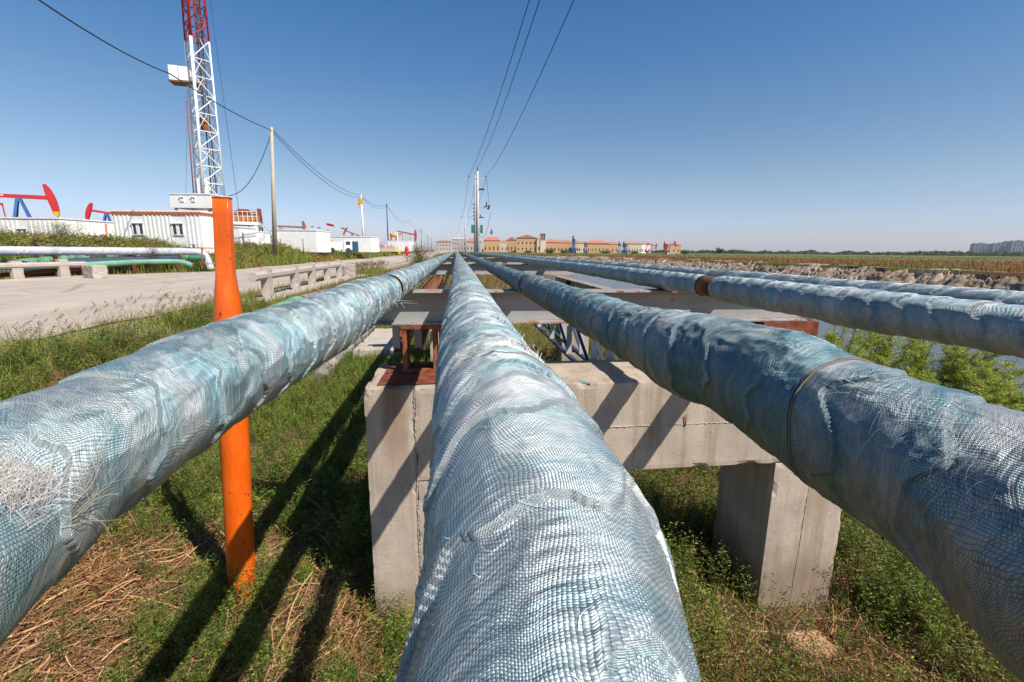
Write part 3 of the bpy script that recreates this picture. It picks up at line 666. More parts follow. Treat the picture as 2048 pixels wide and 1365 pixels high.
# longitudinal members
e = tag(empty('longitudinal_beam', (2.2, 3.55, 0)), 'grey longitudinal steel beam linking the first and second cross beams on the right', 'steel beam')
mb = MB(); mb.box(-.09, .09, 0, 6.6, -.545, -.531); mb.box(-.09, .09, 0, 6.6, -.76, -.746); mb.box(-.005, .005, 0, 6.6, -.746, -.545); mb.build('section', M['beam'], e)
for yk in (1.3, 3.4, 5.2):
    mb = MB(); mb.box(-.085, -.006, yk, yk+.012, -.745, -.546); mb.build('stiffener', M['rust_dark'], e)
def truss(x, lb, wd, zt, zb, y0, y1, m_top, m_dark, m_v, rungs=True):
    e = tag(empty('lattice_girder', (x, y0, 0)), lb, 'lattice girder', 'lattice girders between the piers'); L = y1-y0; N = int(L/.80)
    for sx in (-1, 1):
        mb = MB(); mb.box(sx*wd/2-.02, sx*wd/2+.02, 0, L, zt-.045, zt); mb.build('top_chord', m_top, e)
        mb = MB(); mb.box(sx*wd/2-.022, sx*wd/2+.022, 0, L, zb, zb+.03); mb.build('bottom_chord', m_dark, e)
        for k in range(N):
            ya, yb_ = k*L/N, (k+1)*L/N
            mb = MB(); mb.bar((sx*wd/2, ya, zb+.035), (sx*wd/2, yb_, zt-.05), .028, .012); mb.build('diagonal_brace', m_dark, e)
        for k in range(N+1):
            ya = k*L/N*.998; mb = MB(); mb.box(sx*wd/2-.028, sx*wd/2+.028, ya, ya+.008, zb+.031, zt-.046); mb.build('upright_plate', m_v, e)
    if rungs:
        for k in range(int(L/.28)): mb = MB(); mb.box(-wd/2+.02, wd/2-.02, k*.28, k*.28+.11, zt-.012, zt-.004); mb.build('lacing_bar', m_top, e)
    for k in range(N): mb = MB(); mb.box(-wd/2, wd/2, (k+.3)*L/N, (k+.3)*L/N+.03, zb-.01, zb-.002); mb.build('bottom_lacing_bar', m_dark, e)
    return e
truss(1.235, 'grey lattice girder under the rack with dark diagonals, right of the central pipe', .14, -.54, -1.10, 3.72, 9.9, M['steel_grey'], M['navy'], M['steel_grey'], False)
truss(-.40, 'rust brown laced girder under the rack, left of the central pipe', .17, -.535, -.80, 3.62, 9.9, M['rust'], M['rust_dark'], M['steel_grey'])

# ------------------------------------------------------------------ orange post
e = tag(empty('marker_post', (-1.458, 3.15, -2.57)), 'bright orange steel post with a flattened top, standing left of the near pier', 'post')
prof = []
def sec(z, hw, hd, p):    # superellipse section
    n_ = 32; pts = []
    for k in range(n_):
        q = 2*math.pi*k/n_; c_, s_ = math.cos(q), math.sin(q)
        pts.append((hw*abs(c_)**(2/p)*math.copysign(1, c_), hd*abs(s_)**(2/p)*math.copysign(1, s_), z))
    return pts
rings = []
for z_, hw, hd, p in [(-.25, .089, .089, 2), (1.2, .089, .089, 2), (1.95, .089, .089, 2), (2.12, .083, .084, 2.1), (2.25, .072, .070, 2.3), (2.34, .061, .056, 2.7), (2.40, .053, .046, 3.4), (2.425, .050, .040, 7), (2.44, .049, .037, 9), (2.62, .048, .035, 9), (2.78, .048, .034, 9), (2.878, .047, .034, 9)]:
    cx_ = -.155+.165*(z_/2.88); ro = .12
    rings.append([(x_*math.cos(ro)-y_*math.sin(ro)*.35+cx_, x_*math.sin(ro)*.6+y_*math.cos(ro), zz) for x_, y_, zz in sec(z_, hw, hd, p)])
mb = MB(); nn = 32; mb.add([q for r__ in rings for q in r__], [(i*nn+k, i*nn+(k+1) % nn, (i+1)*nn+(k+1) % nn, (i+1)*nn+k) for i in range(len(rings)-1) for k in range(nn)], True)
b0 = (len(rings)-1)*nn; mb.f.append(tuple(b0+k for k in range(nn))); mb.sm.append(False)
po = mb.build('tube', M['orange'], e)
mb = MB(); mb.tube([Vector(q)+Vector((0, 0, .001)) for q in rings[-1]+rings[-1][:1]], .004, 5, False); mb.build('top_rim', M['brown_red'], e)

# ------------------------------------------------------------------ concrete guard rails by the road
def guard(name, posts, lb, ph=.86, ext=(1.0, .25), zr=-1.345):
    e = tag(empty(name, (posts[0][0], posts[0][1], zr)), lb, 'guard rail', 'concrete guard rails at the culvert')
    o0 = Vector((posts[0][0], posts[0][1], 0)); P = [Vector((a, b, 0))-o0 for a, b in posts]
    d = (P[-1]-P[0]).normalized(); rz = math.atan2(d.y, d.x)
    for i, p in enumerate(P):
        b = rough_box('post', -.11, .11, -.20, .17, -.1, ph-(.04*(i % 2)), M['concrete_pale'], e, .07, .004, .03, 70+i); b.location = p; b.rotation_euler = (0, 0, rz-math.pi/2)
    n_ = d.cross(Vector((0, 0, 1))); zz = ph-.24
    pts = [P[0]-d*ext[0]+Vector((0, 0, zz))]+[p+Vector((0, 0, zz)) for p in P]+[P[-1]+d*ext[1]+Vector((0, 0, zz))]
    mb = MB(); mb.tube([pts[0], pts[-1]], .125, 8); mb.sm = [False]*len(mb.sm); r_ = mb.build('rail', M['concrete_pale'], e, .006)
    return e
guard('guard_rail', [(-5.32, 13.64), (-5.41, 16.17), (-5.5, 18.3), (-5.62, 20.85), (-5.72, 23.3)], 'concrete guard rail of five posts on the near side of the road')
guard('guard_rail', [(-17.45, 22.75), (-18.05, 21.25), (-18.75, 19.3)], 'concrete guard rail on the far side of the road in front of the white pipe', .82, (.9, 1.5))
b = rough_box('concrete_block', -.28, .28, -.22, .22, -.02, .62, M['concrete_pale'], None, .06, .02, .05, 90); b.location = (-5.5, 24.6, -1.36); tag(b, 'pale concrete block just past the end of the near guard rail', 'block')
b = rough_box('concrete_block', -.52, .52, -.3, .3, -.02, .62, M['concrete_pale'], None, .08, .03, .06, 91); b.location = (-15.9, 22.4, -1.36); b.rotation_euler = (0, 0, -.6); tag(b, 'large rough concrete block at the right end of the far guard rail', 'block')
# culvert headwall and coping slab
b = rough_box('headwall', -2.52, -1.45, 11.0, 14.2, -2.75, -2.36, M['concrete_pale'], None, .15, .01, .03, 95); tag(b, 'low concrete slab on the ditch floor left of the rack, striped by pipe shadows', 'slab')
mb = MB(); mb.box(-5.75, -4.95, 12.6, 26, -1.6, -1.335); o = mb.build('culvert_kerb', M['concrete_pale'], None, .02); tag(o, 'long concrete kerb beneath the near guard rail posts', 'kerb')
mb = MB(); mb.box(-.3, .3, -4.2, 3.2, -.3, .035); o = mb.build('culvert_kerb', M['concrete_pale'], None, .02); o.location = (-17.75, 21.6, -1.345); o.rotation_euler = (0, 0, rad(-20)); tag(o, 'concrete kerb under the far guard rail', 'kerb')

# ------------------------------------------------------------------ other pipes
def soft_pipe(name, pts, r, mat, lb, cat='pipe', seed=0, n=20, step=.06, lump=.08, parent=None, group=None):
    pts = [Vector(p) for p in pts]; out = []
    for a, b in zip(pts[:-1], pts[1:]):
        k = max(2, int((b-a).length/step)); out += [a.lerp(b, i/k) for i in range(k)]
    out.append(pts[-1])
    for _ in range(6): out = [out[0]]+[(out[i-1]+out[i]*2+out[i+1])/4 for i in range(1, len(out)-1)]+[out[-1]]
    P = np.array([p[:] for p in out]); s = np.arange(len(P))*step
    rs = r*(1+lump*fbm(s*1.6, 0*s, 0*s+seed, 3, 200+seed))
    mb = MB(); mb.tube(out, list(rs), n); o = mb.build(name, mat, parent)
    if parent is None: tag(o, lb, cat, group)
    return o
soft_pipe('ground_pipe', [(-2.70, 8.9, -2.50), (-2.74, 10, -2.40), (-2.74, 16, -2.38), (-2.74, 40, -2.3)], .165, M['soil_tube'], 'grey bare pipe low beside the rack, half hidden under the left wrapped pipe', seed=1, lump=.12)
soft_pipe('ground_pipe', [(-4.30, 9.0, -1.85), (-4.33, 9.8, -1.55), (-4.38, 13.2, -1.47)], .20, M['green'], 'green cloth covered pipe lying beside the near guard rail', seed=2)
soft_pipe('ground_pipe', [(-4.38, 13.25, -1.47), (-4.45, 16, -1.5), (-4.4, 20, -1.7)], .18, M['soil_tube'], 'whitish cloth covered pipe continuing behind the left wrapped pipe toward the kerb', seed=3)
# pipes beyond the road
A = ray(0, 502)*19.5; B = ray(400, 503.5)*26.5; A2 = A+(A-B)*.35
def off(p, dz, dy=0.0): return (p[0]-dy*.35, p[1]+dy, p[2]+dz)
e = tag(empty('service_pipe', tuple(B)), 'white insulated pipe across the bank left of the road, ending in a down elbow', 'pipe'); o_ = np.array(B)
q = ray(418, 522)*26.6
soft_pipe('insulation', [A2-o_, A-o_, B-o_, ray(412, 511)*26.5-o_, q-o_+np.array([.05, 0, -.5])], .20, paint('lilac_grey_wrap', (.46, .48, .54), .5, (.62, .62, .64), 2.2, .5, var=.3), '', parent=e, step=.12, lump=.03)
for px in (85, 235, 337):
    tpar = px/400; p = A*(1-tpar)+B*tpar-o_
    mb = MB(); mb.box(p[0]-.06, p[0]+.06, p[1]-.05, p[1]+.05, p[2]-1.1, p[2]-.2); mb.box(p[0]-.16, p[0]+.16, p[1]-.08, p[1]+.08, p[2]-.26, p[2]-.195); mb.build('support', M['rust_dark'], e)
mb = MB(); p = ray(388, 500)*26.3-o_; mb.tube([p+np.array([0, 0, -.1]), p+np.array([0, 0, .28])], .05, 8); mb.tube([p+np.array([-.16, 0, .28]), p+np.array([.16, 0, .28])], .02, 6); mb.build('valve', M['dark'], e)
soft_pipe('service_pipe', [off(A2, -.62, .7), off(A, -.62, .7), off(ray(150, 518)*23, -.0, .7), off(ray(370, 512)*27.5, -.1, .7)], .23, M['green'], 'thick pale green covered pipe behind the white insulated pipe', seed=5, step=.15)
soft_pipe('service_pipe', [off(A2, -1.05, .3), off(A, -.90, .3), ray(150, 524)*21.7, ray(360, 516)*25.6], .17, M['navy'], 'dark blue pipe just beneath the white insulated pipe', seed=6, step=.15, lump=.02)
soft_pipe('service_pipe', [ray(-120, 536)*17, ray(0, 534)*18.6, ray(150, 531)*21, ray(280, 524)*23.4, ray(368, 523)*24.5, ray(385, 532)*24.6], .13, M['green'], 'slim bright green pipe lowest in front of the dark blue pipe', seed=7, step=.15)
soft_pipe('service_pipe', [ray(378, 516)*25.7, ray(410, 516)*26.0], .17, M['green_dark'], 'short dark green lagged pipe stub under the white elbow', seed=8, step=.08)
soft_pipe('service_pipe', [ray(-120, 556)*17.4, ray(0, 551)*18.8, ray(165, 538)*21.5], .09, M['rust_dark'], 'thin rusty brown pipe visible through the far guard rail', seed=9, step=.15, lump=.02)
# small orange gate frame by the post
e = tag(empty('pipe_gate', tuple(ray(425, 522)*25)), 'low orange red tube frame beside the white pipe elbow', 'frame'); o_ = ray(425, 522)*25
mb = MB()
for px in (404, 441):
    mb = MB(); mb.tube([ray(px, 497)*25-o_, ray(px, 534)*25-o_], .04, 8); mb.build('upright', M['red_dull'], e)
mb = MB(); mb.tube([ray(372, 496)*25-o_, ray(443, 497)*25-o_], .03, 8); mb.tube([ray(404, 528)*25-o_, ray(441, 528)*25-o_], .025, 8); mb.build('crossbar', M['orange_band'], e)

# ------------------------------------------------------------------ site cabins and containers
def cabin(p0, p1, depth, h, lb, zb, windows=(), band=False, mat=None, name='site_cabin', cat='cabin', ribs=.28, doors=()):
    """front wall from p0 to p1 (x,y), extending depth away from the camera"""
    p0 = Vector((p0[0], p0[1], 0)); p1 = Vector((p1[0], p1[1], 0)); d = p1-p0; L = d.length; rz = math.atan2(d.y, d.x)
    e = tag(empty(name, (p0.x, p0.y, zb), rz), lb, cat, 'white site cabins and containers')
    mat = mat or M['white']
    mb = MB(); mb.box(0, L, 0, depth, 0, h)
    k = ribs/2
    while ribs and k < L-.1:
        if not any(a-.08 < k < b+.12 for a, b, *_ in windows): mb.box(k, k+ribs*.35, -.045, .02, .08, h-.12)
        k += ribs
    k = ribs/2 if ribs else 1e9
    while k < depth-.1: mb.box(L-.02, L+.045, k, k+ribs*.35, .08, h-.12); k += ribs
    mb.build('walls', mat, e)
    mb = MB(); mb.box(-.06, L+.06, -.06, depth+.06, h+.002, h+.10); mb.build('roof', M['white_clean'], e)
    if band:
        mb = MB(); mb.box(-.03, L+.03, -.068, -.05, h-.17, h-.0); mb.box(L+.048, L+.068, -.03, depth, h-.17, h-.0); mb.build('trim_band', M['hazard'], e)
    for (a, b, z0, z1) in windows:
        fo = MB(); t = .05
        fo.box(a-t, b+t, -.07, .0, z1, z1+t); fo.box(a-t, b+t, -.07, 0, z0-t, z0); fo.box(a-t, a, -.07, 0, z0, z1); fo.box(b, b+t, -.07, 0, z0, z1); fo.box((a+b)/2-.1, (a+b)/2+.1, -.068, 0, z0, z1)
        fo.box(a-t*2, b+t*2, -.14, -.07, z1+t, z1+t*1.6)
        f = fo.build('window', M['white_clean'], e)
        mb = MB(); mb.box(a+.001, b-.001, -.03, -.02, z0+.001, z1-.001); mb.build('pane', M['glass'], f)
    for (a, b, z1, m_) in doors:
        mb = MB(); mb.box(a, b, -.06, -.02, .05, z1); mb.build('door', m_, e)
    return e
def at_d(px, py, D): return ray(px, py)*D
zb = -.35
A = at_d(222, 420, 30); B = at_d(398, 420, 30)
cabin(A, B, 3.0, A[2]-zb-.1, 'ribbed white site cabin with orange roof band and two windows, behind the tall weeds', zb, [(1.30, 1.95, 1.22, 1.88), (3.95, 4.60, 1.22, 1.88)], True)
A = at_d(-60, 434, 34); B = at_d(118, 439, 34)
cabin(A, B, 6.5, A[2]-zb-.1, 'long low ribbed white container with one window at the far left', zb, [(3.45, 4.05, 1.0, 1.6)], ribs=.35)
A = at_d(184, 454, 40); B = at_d(226, 456, 40)
cabin(A, B, 3, A[2]-zb-.1, 'small white container between the two ribbed cabins', zb, ribs=.3)
A = at_d(338, 389, 44); B = at_d(420, 392, 44)
e = cabin(A, B, 3, 1.25, 'small white doghouse cabin raised at the foot of the drilling mast', A[2]-1.25, [(1.05, 1.35, .62, .92), (2.15, 2.45, .62, .92)], ribs=0)
mb = MB(); L_ = 4.0
for x_ in (.3, 2, 3.7):
    for y_ in (.3, 2.7): mb.box(x_-.1, x_+.1, y_-.1, y_+.1, -(A[2]-1.25-zb), -.001)
mb.build('stilts', M['steel_grey'], e)
A = at_d(540, 463, 52); B = at_d(632, 466, 52)
cabin(A, B, 4, A[2]-zb-.1+.2, 'plain smooth white tank container right of the nearest pole', zb, ribs=0, mat=M['white_clean'])
A = at_d(492, 463, 50); B = at_d(538, 463, 51)
cabin(A, B, 3, A[2]-zb-.1, 'white container with grid of panel seams left of the nearest pole', zb, ribs=.5)
A = at_d(655, 474, 66); B = at_d(742, 476, 66)
cabin(A, B, 4, A[2]-zb, 'long white shed with a blue green gate near the white pole', zb, ribs=0, mat=M['white_clean'], name='white_shed', cat='shed', doors=[(3.3, 4.4, 1.5, M['teal']), (1.9, 2.0, 1.3, M['brown_red'])])
A = at_d(775, 482, 110); B = at_d(818, 484, 110)
cabin(A, B, 5, A[2]-zb, 'distant low white shed below the yellow tank', zb, ribs=0, mat=M['white_clean'], name='white_shed', cat='shed')
A = at_d(430, 455, 46); B = at_d(478, 460, 46)
cabin(A, B, 3, A[2]-zb, 'white equipment skid with rust streaks beside the orange post top', zb, ribs=0, windows=[(.5, 1.0, .7, 1.1)], name='equipment_skid', cat='skid')
A = at_d(742, 490, 90); B = at_d(790, 491, 90)
cabin(A, B, 2, .8, 'low pale wall segment between the shed and the yellow tank', zb, ribs=0, mat=M['cream'], name='yard_wall', cat='wall')

# ------------------------------------------------------------------ drilling rig
rb = at_d(421, 392, 50); RZ_ = .78
e = tag(empty('drilling_mast', (rb[0], rb[1], -.3), RZ_), 'tall white lattice drilling mast with red upper section and a platform box', 'drilling rig')
def loc(wx, wy, z): return Vector((wx*math.cos(RZ_)+wy*math.sin(RZ_), -wx*math.sin(RZ_)+wy*math.cos(RZ_), z))
base_z = 5.4; H = 34.0
def corner(sx, sy, z):
    t = (z-base_z)/(H-base_z); hw = 1.02*(1-t)+.66*t; l_ = loc(.75*t, 0, 0)
    return Vector((sx*hw+l_.x, sy*hw+l_.y, z))
levels = list(np.arange(base_z, H, 1.75)); RED = at(380, 82, rb[1])[2]+.3
for part, z0_, z1_, mt in (('lower_section', base_z, RED, M['white_clean']), ('upper_section', RED, H, M['red'])):
    mb = MB(); lv = [z for z in levels if z0_ <= z < z1_-.5]+[z1_]
    if lv[0] > z0_+.3: lv = [z0_]+lv
    for sx in (-1, 1):
        for sy in (-1, 1):
            mb.tube([corner(sx, sy, z0_), corner(sx, sy, z1_)], .15 if (sx, sy) == (-1, -1) else .085, 6)
    for a_, b_ in zip(lv[:-1], lv[1:]):
        for q_, (s0, s1) in enumerate((((-1, -1), (1, -1)), ((1, -1), (1, 1)), ((1, 1), (-1, 1)), ((-1, 1), (-1, -1)))):
            mb.tube([corner(*s0, a_), corner(*s1, a_)], .05, 5)
            k = (int((a_-base_z)/1.75) % 2)
            mb.tube([corner(*(s0 if k else s1), a_), corner(*(s1 if k else s0), b_)], .05, 5)
            mb.tube([corner(*(s1 if k else s0), a_), (corner(*s0, b_)+corner(*s1, b_))/2], .03, 4)
            if q_ == 3: mb.tube([(corner(*s0, a_)+corner(*s0, b_))/2, (corner(*s1, a_)+corner(*s1, b_))/2], .035, 5)
    mb.build(part, mt, e)
mb = MB(); lo = loc(-.25, -.1, 0); mb.tube([corner(-1, 1, base_z)+lo, corner(-1, 1, 15.5)+lo], .055, 6)
for z in np.arange(base_z, 15.5, .5): mb.tube([corner(-1, 1, z)+lo, corner(-1, 1, z)], .025, 4)
mb.build('ladder', M['red_dull'], e)
pz0, pz1 = at(357, 165, rb[1])[2]+.3, at(357, 136, rb[1])[2]+.3; c0 = corner(0, 0, pz0); q = loc(-1.85, 0, 0)+Vector((c0.x, c0.y, 0))
mb = MB(); mb.box(q.x-.85, q.x-.03, q.y-.7, q.y+.8, pz0, pz1, -RZ_+.15, (q.x, q.y)); mb.box(q.x+.03, q.x+.85, q.y-.7, q.y+.8, pz0+.03, pz1-.03, -RZ_+.15, (q.x, q.y)); mb.build('platform_box', M['white_clean'], e)
mb = MB(); mb.box(q.x-.95, q.x+1.6, q.y-.75, q.y+.75, pz0-.16, pz0-.03, -RZ_+.15, (q.x, q.y)); mb.build('platform_floor', M['brown_red'], e)
mb = MB(); c1 = corner(0, 0, 13.2); mb.box(c1.x-.3, c1.x+.3, c1.y-.25, c1.y+.25, 12.6, 13.9); mb.tube([(c1.x, c1.y, 13.9), tuple(corner(0, 0, 33))], .05, 4); mb.build('travelling_block', M['rust'], e)
mb = MB(); mb.tube([corner(.2, .2, base_z), corner(.2, .2, 33)], .08, 4); mb.tube([corner(.5, -.2, base_z), corner(.5, -.2, 33)], .06, 4); mb.tube([corner(.6, .6, base_z), corner(.5, .5, 33)], .04, 4); mb.build('hoist_lines', M['dark'], e)
q = loc(-.15, -.9, 0); mb = MB(); mb.box(q.x-.5, q.x+.5, q.y-.3, q.y+.3, base_z-.2, 7.6, -RZ_, (q.x, q.y)); mb.build('base_panel', M['white_clean'], e)
mb = MB()
for sx in (-1, 1):
    for sy in (-1, 1): mb.tube([corner(sx, sy, 3.2), corner(sx, sy, base_z)], .12, 6)
mb.bar(corner(1, -1, 5.2), corner(-1, -1, 3.6), .12); mb.bar(corner(-1, -1, 5.2), corner(1, -1, 3.6), .12); mb.build('mast_foot', M['white_clean'], e)
e0 = e; e = tag(empty('rig_floor', (rb[0], rb[1], -.3), .25), 'raised rig floor with orange machinery, railing and stairway behind the orange post', 'rig floor')
mb = MB(); mb.box(-2.2, 4.6, -1.6, 2.0, 2.9, 3.2)
for x_ in (-2, 1, 4.3):
    for y_ in (-1.4, 1.8): mb.box(x_-.12, x_+.12, y_-.12, y_+.12, -.1, 2.9)
mb.bar((1, -1.4, .2), (4.3, -1.4, 2.8), .12); mb.bar((4.3, -1.4, .2), (1, -1.4, 2.8), .12); mb.build('substructure', M['white'], e)
mb = MB(); mb.box(2.2, 4.4, -1.2, 1.4, 3.21, 4.1); mb.build('drawworks', paint('machinery_orange', (.45, .17, .04), .6), e)
mb = MB(); mb.box(2.6, 3.6, -1.0, .6, 4.11, 4.6); mb.tube([(2.3, -1.3, 4.3), (4.5, -1.3, 4.3)], .12, 6); mb.build('engine', M['red_dull'], e)
mb = MB()
for x_ in np.arange(1.8, 4.7, .45): mb.tube([(x_, -1.55, 3.2), (x_, -1.55, 4.3)], .03, 4)
mb.tube([(1.8, -1.55, 4.3), (4.6, -1.55, 4.3)], .03, 4); mb.tube([(1.8, -1.55, 3.8), (4.6, -1.55, 3.8)], .03, 4); mb.build('railing', M['white_clean'], e)
mb = MB(); mb.bar((4.6, -1.2, 3.1), (7.4, -1.2, .1), .06, .12); mb.bar((4.6, -.4, 3.1), (7.4, -.4, .1), .06, .12)
for k in range(11): t = k/11; mb.box(4.6+2.8*t, 4.9+2.8*t, -1.2, -.4, 3.0-3.0*t, 3.04-3.0*t)
mb.build('stairway', M['steel_grey'], e)
def wire(name, pts, r, lb, mat=None, sag=0.0, n=24, group=None, cat='cable'):
    mb = MB()
    for a, b, sg in pts:
        a = Vector(a); b = Vector(b); mb.tube([a.lerp(b, t)-Vector((0, 0, sg*4*t*(1-t))) for t in np.linspace(0, 1, n)], r, 5)
    o = mb.build(name, mat or M['wire'], None); tag(o, lb, cat, group); return o
tp = at_d(412, -60, 50)
wire('guy_wire', [(tp, at_d(480, 440, 47), .2)], .022, 'thin guy wire falling right from the top of the drilling mast')
wire('guy_wire', [(at_d(378, -20, 50), at_d(371, 425, 47), .1)], .014, 'thin guy line hanging straight on the left of the drilling mast')

# ------------------------------------------------------------------ pumpjacks
def pumpjack(loc, rz, s, lb, beam=None, frame=None, tilt=0.0, k=.76, grp='pumpjacks around the oil field', detail=True, marks=False):
    beam = beam or M['red']; frame = frame or M['blue']
    e = tag(empty('pumpjack', loc, rz), lb, 'pumpjack', grp); e.scale = (s, s, s)
    P = Vector((0, 0, 5.2)); ct, st = math.cos(tilt), math.sin(tilt)
    def r2(x, z): x *= k; z *= k; return (P.x+x*ct-z*st, P.z+x*st+z*ct)
    mb = MB(); mb.prism([r2(*q) for q in [(-3.9, -.05), (-3.9, .38), (2.9, .5), (2.9, -.05)]], -.22, .22); wb = mb.build('walking_beam', beam, e)
    if marks:
        m2 = MB()
        for k_, x_ in enumerate((-2.9, -2.65, -2.4, -2.05, -1.8, -1.55)): m2.box(x_*.72, x_*.72+.12, -.235, -.225, P.z+.10+.02*(k_ % 2), P.z+.22)
        m2.build('faded_lettering', M['white_clean'], wb)
    arc = [(2.75, 2.1), (3.1, 2.15), (3.5, 1.5), (3.8, .6), (3.98, -.3), (4.05, -1.2), (3.98, -2.1), (3.85, -2.35), (3.4, -2.3), (3.2, -1.2), (2.95, 0), (2.8, 1.0)]
    mb = MB(); mb.prism([r2(*q) for q in arc], -.28, .28); mb.build('horse_head', beam, e)
    mb = MB(); 
    for y_ in (-.8, .8):
        mb.bar((-1.1, y_, .2), (-.1, y_*.3, 5.1), .22); mb.bar((1.3, y_, .2), (.1, y_*.3, 5.1), .2)
        mb.bar((-.6, y_*.75, 2.2), (.75, y_*.75, 2.2), .12)
    mb.bar((0, -.35, 5.0), (0, .35, 5.0), .35); mb.build('samson_post', frame, e)
    ex = r2(-3.3, -.1)
    mb = MB(); mb.box(ex[0]-.25, ex[0]+1.7, -.9, .9, ex[1]-.75, ex[1]-.45) if False else mb.bar((ex[0], -.95, ex[1]-.55), (ex[0], .95, ex[1]-.55), .25)
    mb.bar((ex[0], 0, ex[1]), (ex[0], 0, ex[1]-.5), .2); mb.bar((ex[0]-.75, 0, ex[1]-.62), (ex[0]+1.15, 0, ex[1]-.62), .22); mb.bar((ex[0]+.2, 0, ex[1]-.1), (ex[0]+.9, 0, ex[1]-.55), .14); mb.build('equalizer', beam, e)
    mb = MB(); mb.bar((ex[0]-.7, 0, ex[1]-.7), (ex[0]-.5, 0, 1.5), .10); mb.build('pitman_arm', beam, e)
    mb = MB(); mb.bar((ex[0]+1.1, 0, ex[1]-.7), (ex[0]+1.2, 0, 1.6), .10); mb.build('pitman_arm', beam, e)
    if marks:
        mb = MB(); mb.prism([r2(*q) for q in [(3.38, -1.75), (4.03, -1.75), (3.99, -2.1), (3.86, -2.37), (3.42, -2.32)]], -.29, .29); mb.build('head_tip', M['yellow'], e)
    for y_ in (-.9, .9):
        mb = MB(); mb.bar((ex[0], y_, ex[1]-.6), (-3.0, y_, 1.5), .12); mb.build('pitman_arm', frame, e)
        mb = MB(); mb.bar((-3.1, y_*1.12, 1.6), (-2.1, y_*1.12, 1.8), .3, .18); mb.prism([(-3.7, 1.1), (-3.0, 1.0), (-2.7, 1.6), (-3.2, 2.3), (-3.8, 2.0)], y_*1.3-.12, y_*1.3+.12); mb.build('crank_weight', beam, e)
    mb = MB(); mb.box(-2.8, -1.6, -.6, .6, .2, 2.0); mb.build('gearbox', frame, e)
    mb = MB(); mb.box(-4.6, 1.9, -.9, .9, 0, .19); mb.build('base_frame', frame, e)
    hx = r2(3.75, -.4); mb = MB(); mb.tube([(hx[0], 0, hx[1]), (hx[0], 0, .2)], .035, 5); mb.build('polished_rod', M['dark'], e)
    return e
def pjl(px, D, zp): p = at_d(px, 500, D); return (p[0], p[1], -.4), (zp+.4)/5.2
lo_, s_ = pjl(57, 50, 5.15); pumpjack(lo_, .55, s_, 'large red pumpjack with blue legs and tall horse head, above the far left container', marks=True, k=.70)
lo_, s_ = pjl(224, 82, 5.9); pumpjack(lo_, math.pi+.4, s_, 'red pumpjack half hidden behind the cabin with its head to the left', tilt=.14, k=.56)
lo_, s_ = pjl(521, 75, 4.9); pumpjack(lo_, 1.80, s_, 'red topped pumpjack on a dark frame seen end-on left of the nearest pole', M['red_dull'], M['navy'])
lo_, s_ = pjl(588, 95, 4.35); pumpjack(lo_, .45, s_, 'brown pumpjack above the smooth white tank container', M['brown_red'], M['steel_grey'], tilt=-.03)
lo_, s_ = pjl(706, 140, 4.8); pumpjack(lo_, math.pi+.3, s_, 'small brown pumpjack peeking over the white shed', M['brown_red'], M['brown_red'], tilt=.35, k=.6)
lo_, s_ = pjl(815, 160, 5.6); pumpjack(lo_, .2, s_, 'dull red pumpjack with yellow head right of the yellow tank', M['red_dull'], M['steel_grey'], tilt=-.2)
for (px, D, rz, s, lb, bm_, fr, tl) in [
    (1147, 270, 1.45, 1.55, 'tall blue pumpjack seen end-on, leftmost of those before the town houses', M['navy'], M['blue'], .0),
    (1171, 300, 1.5, 1.1, 'blue pumpjack with red top beside the tall blue one', M['red_dull'], M['blue'], .1),
    (1239, 290, 1.4, 1.15, 'purple and grey pumpjack in the middle of the town skyline', M['navy'], M['steel_grey'], 0),
    (1250, 300, 1.6, 1.15, 'slim blue pumpjack right of the purple grey one', M['navy'], M['blue'], .1),
    (1303, 330, -.3, 1.25, 'low orange red pumpjack by the end houses', M['red'], M['red'], -.3),
    (1330, 260, 1.35, 1.1, 'upright red pumpjack at the right end of the town', M['red'], M['red_dull'], 0),
    (1342, 270, .2, 1.1, 'red pumpjack with raised beam, last on the right before open field', M['red_dull'], M['steel_grey'], .25)]:
    p = at_d(px, 500, D); pumpjack((p[0], p[1], -1.4), rz, s, lb, bm_, fr, tl)

# ------------------------------------------------------------------ utility poles, cables
def upole(px, topy, D, lb, mat, arms=(), r=.13, zb_=-1.35, name='utility_pole', extra=None, base_px=None, zt=None, cat='pole'):
    t = at_d(px, topy, D); b = Vector((t[0], t[1], zb_)); ln = 0.0
    if base_px: q_ = at(base_px, 497, t[1]); ln = q_[0]-t[0]
    e = tag(empty(name, tuple(b)), lb, cat, 'utility poles along the road'); h = t[2]-zb_
    mb = MB(); mb.tube([(ln, 0, -.2), (0, 0, h)], [r*1.35, r*.8], 12); mb.build('shaft', mat, e)
    for (dz, w_) in arms:
        mb = MB(); mb.box(-w_, w_, -.05, .05, h-dz-.05, h-dz+.05); arm = mb.build('crossarm', M['steel_grey'], e)
        mb = MB()
        for sx in (-.92, .92): mb.tube([(sx*w_, 0, h-dz+.05), (sx*w_, 0, h-dz+.28)], .05, 6)
        mb.build('insulator', M['dark'], arm)
    return e, t
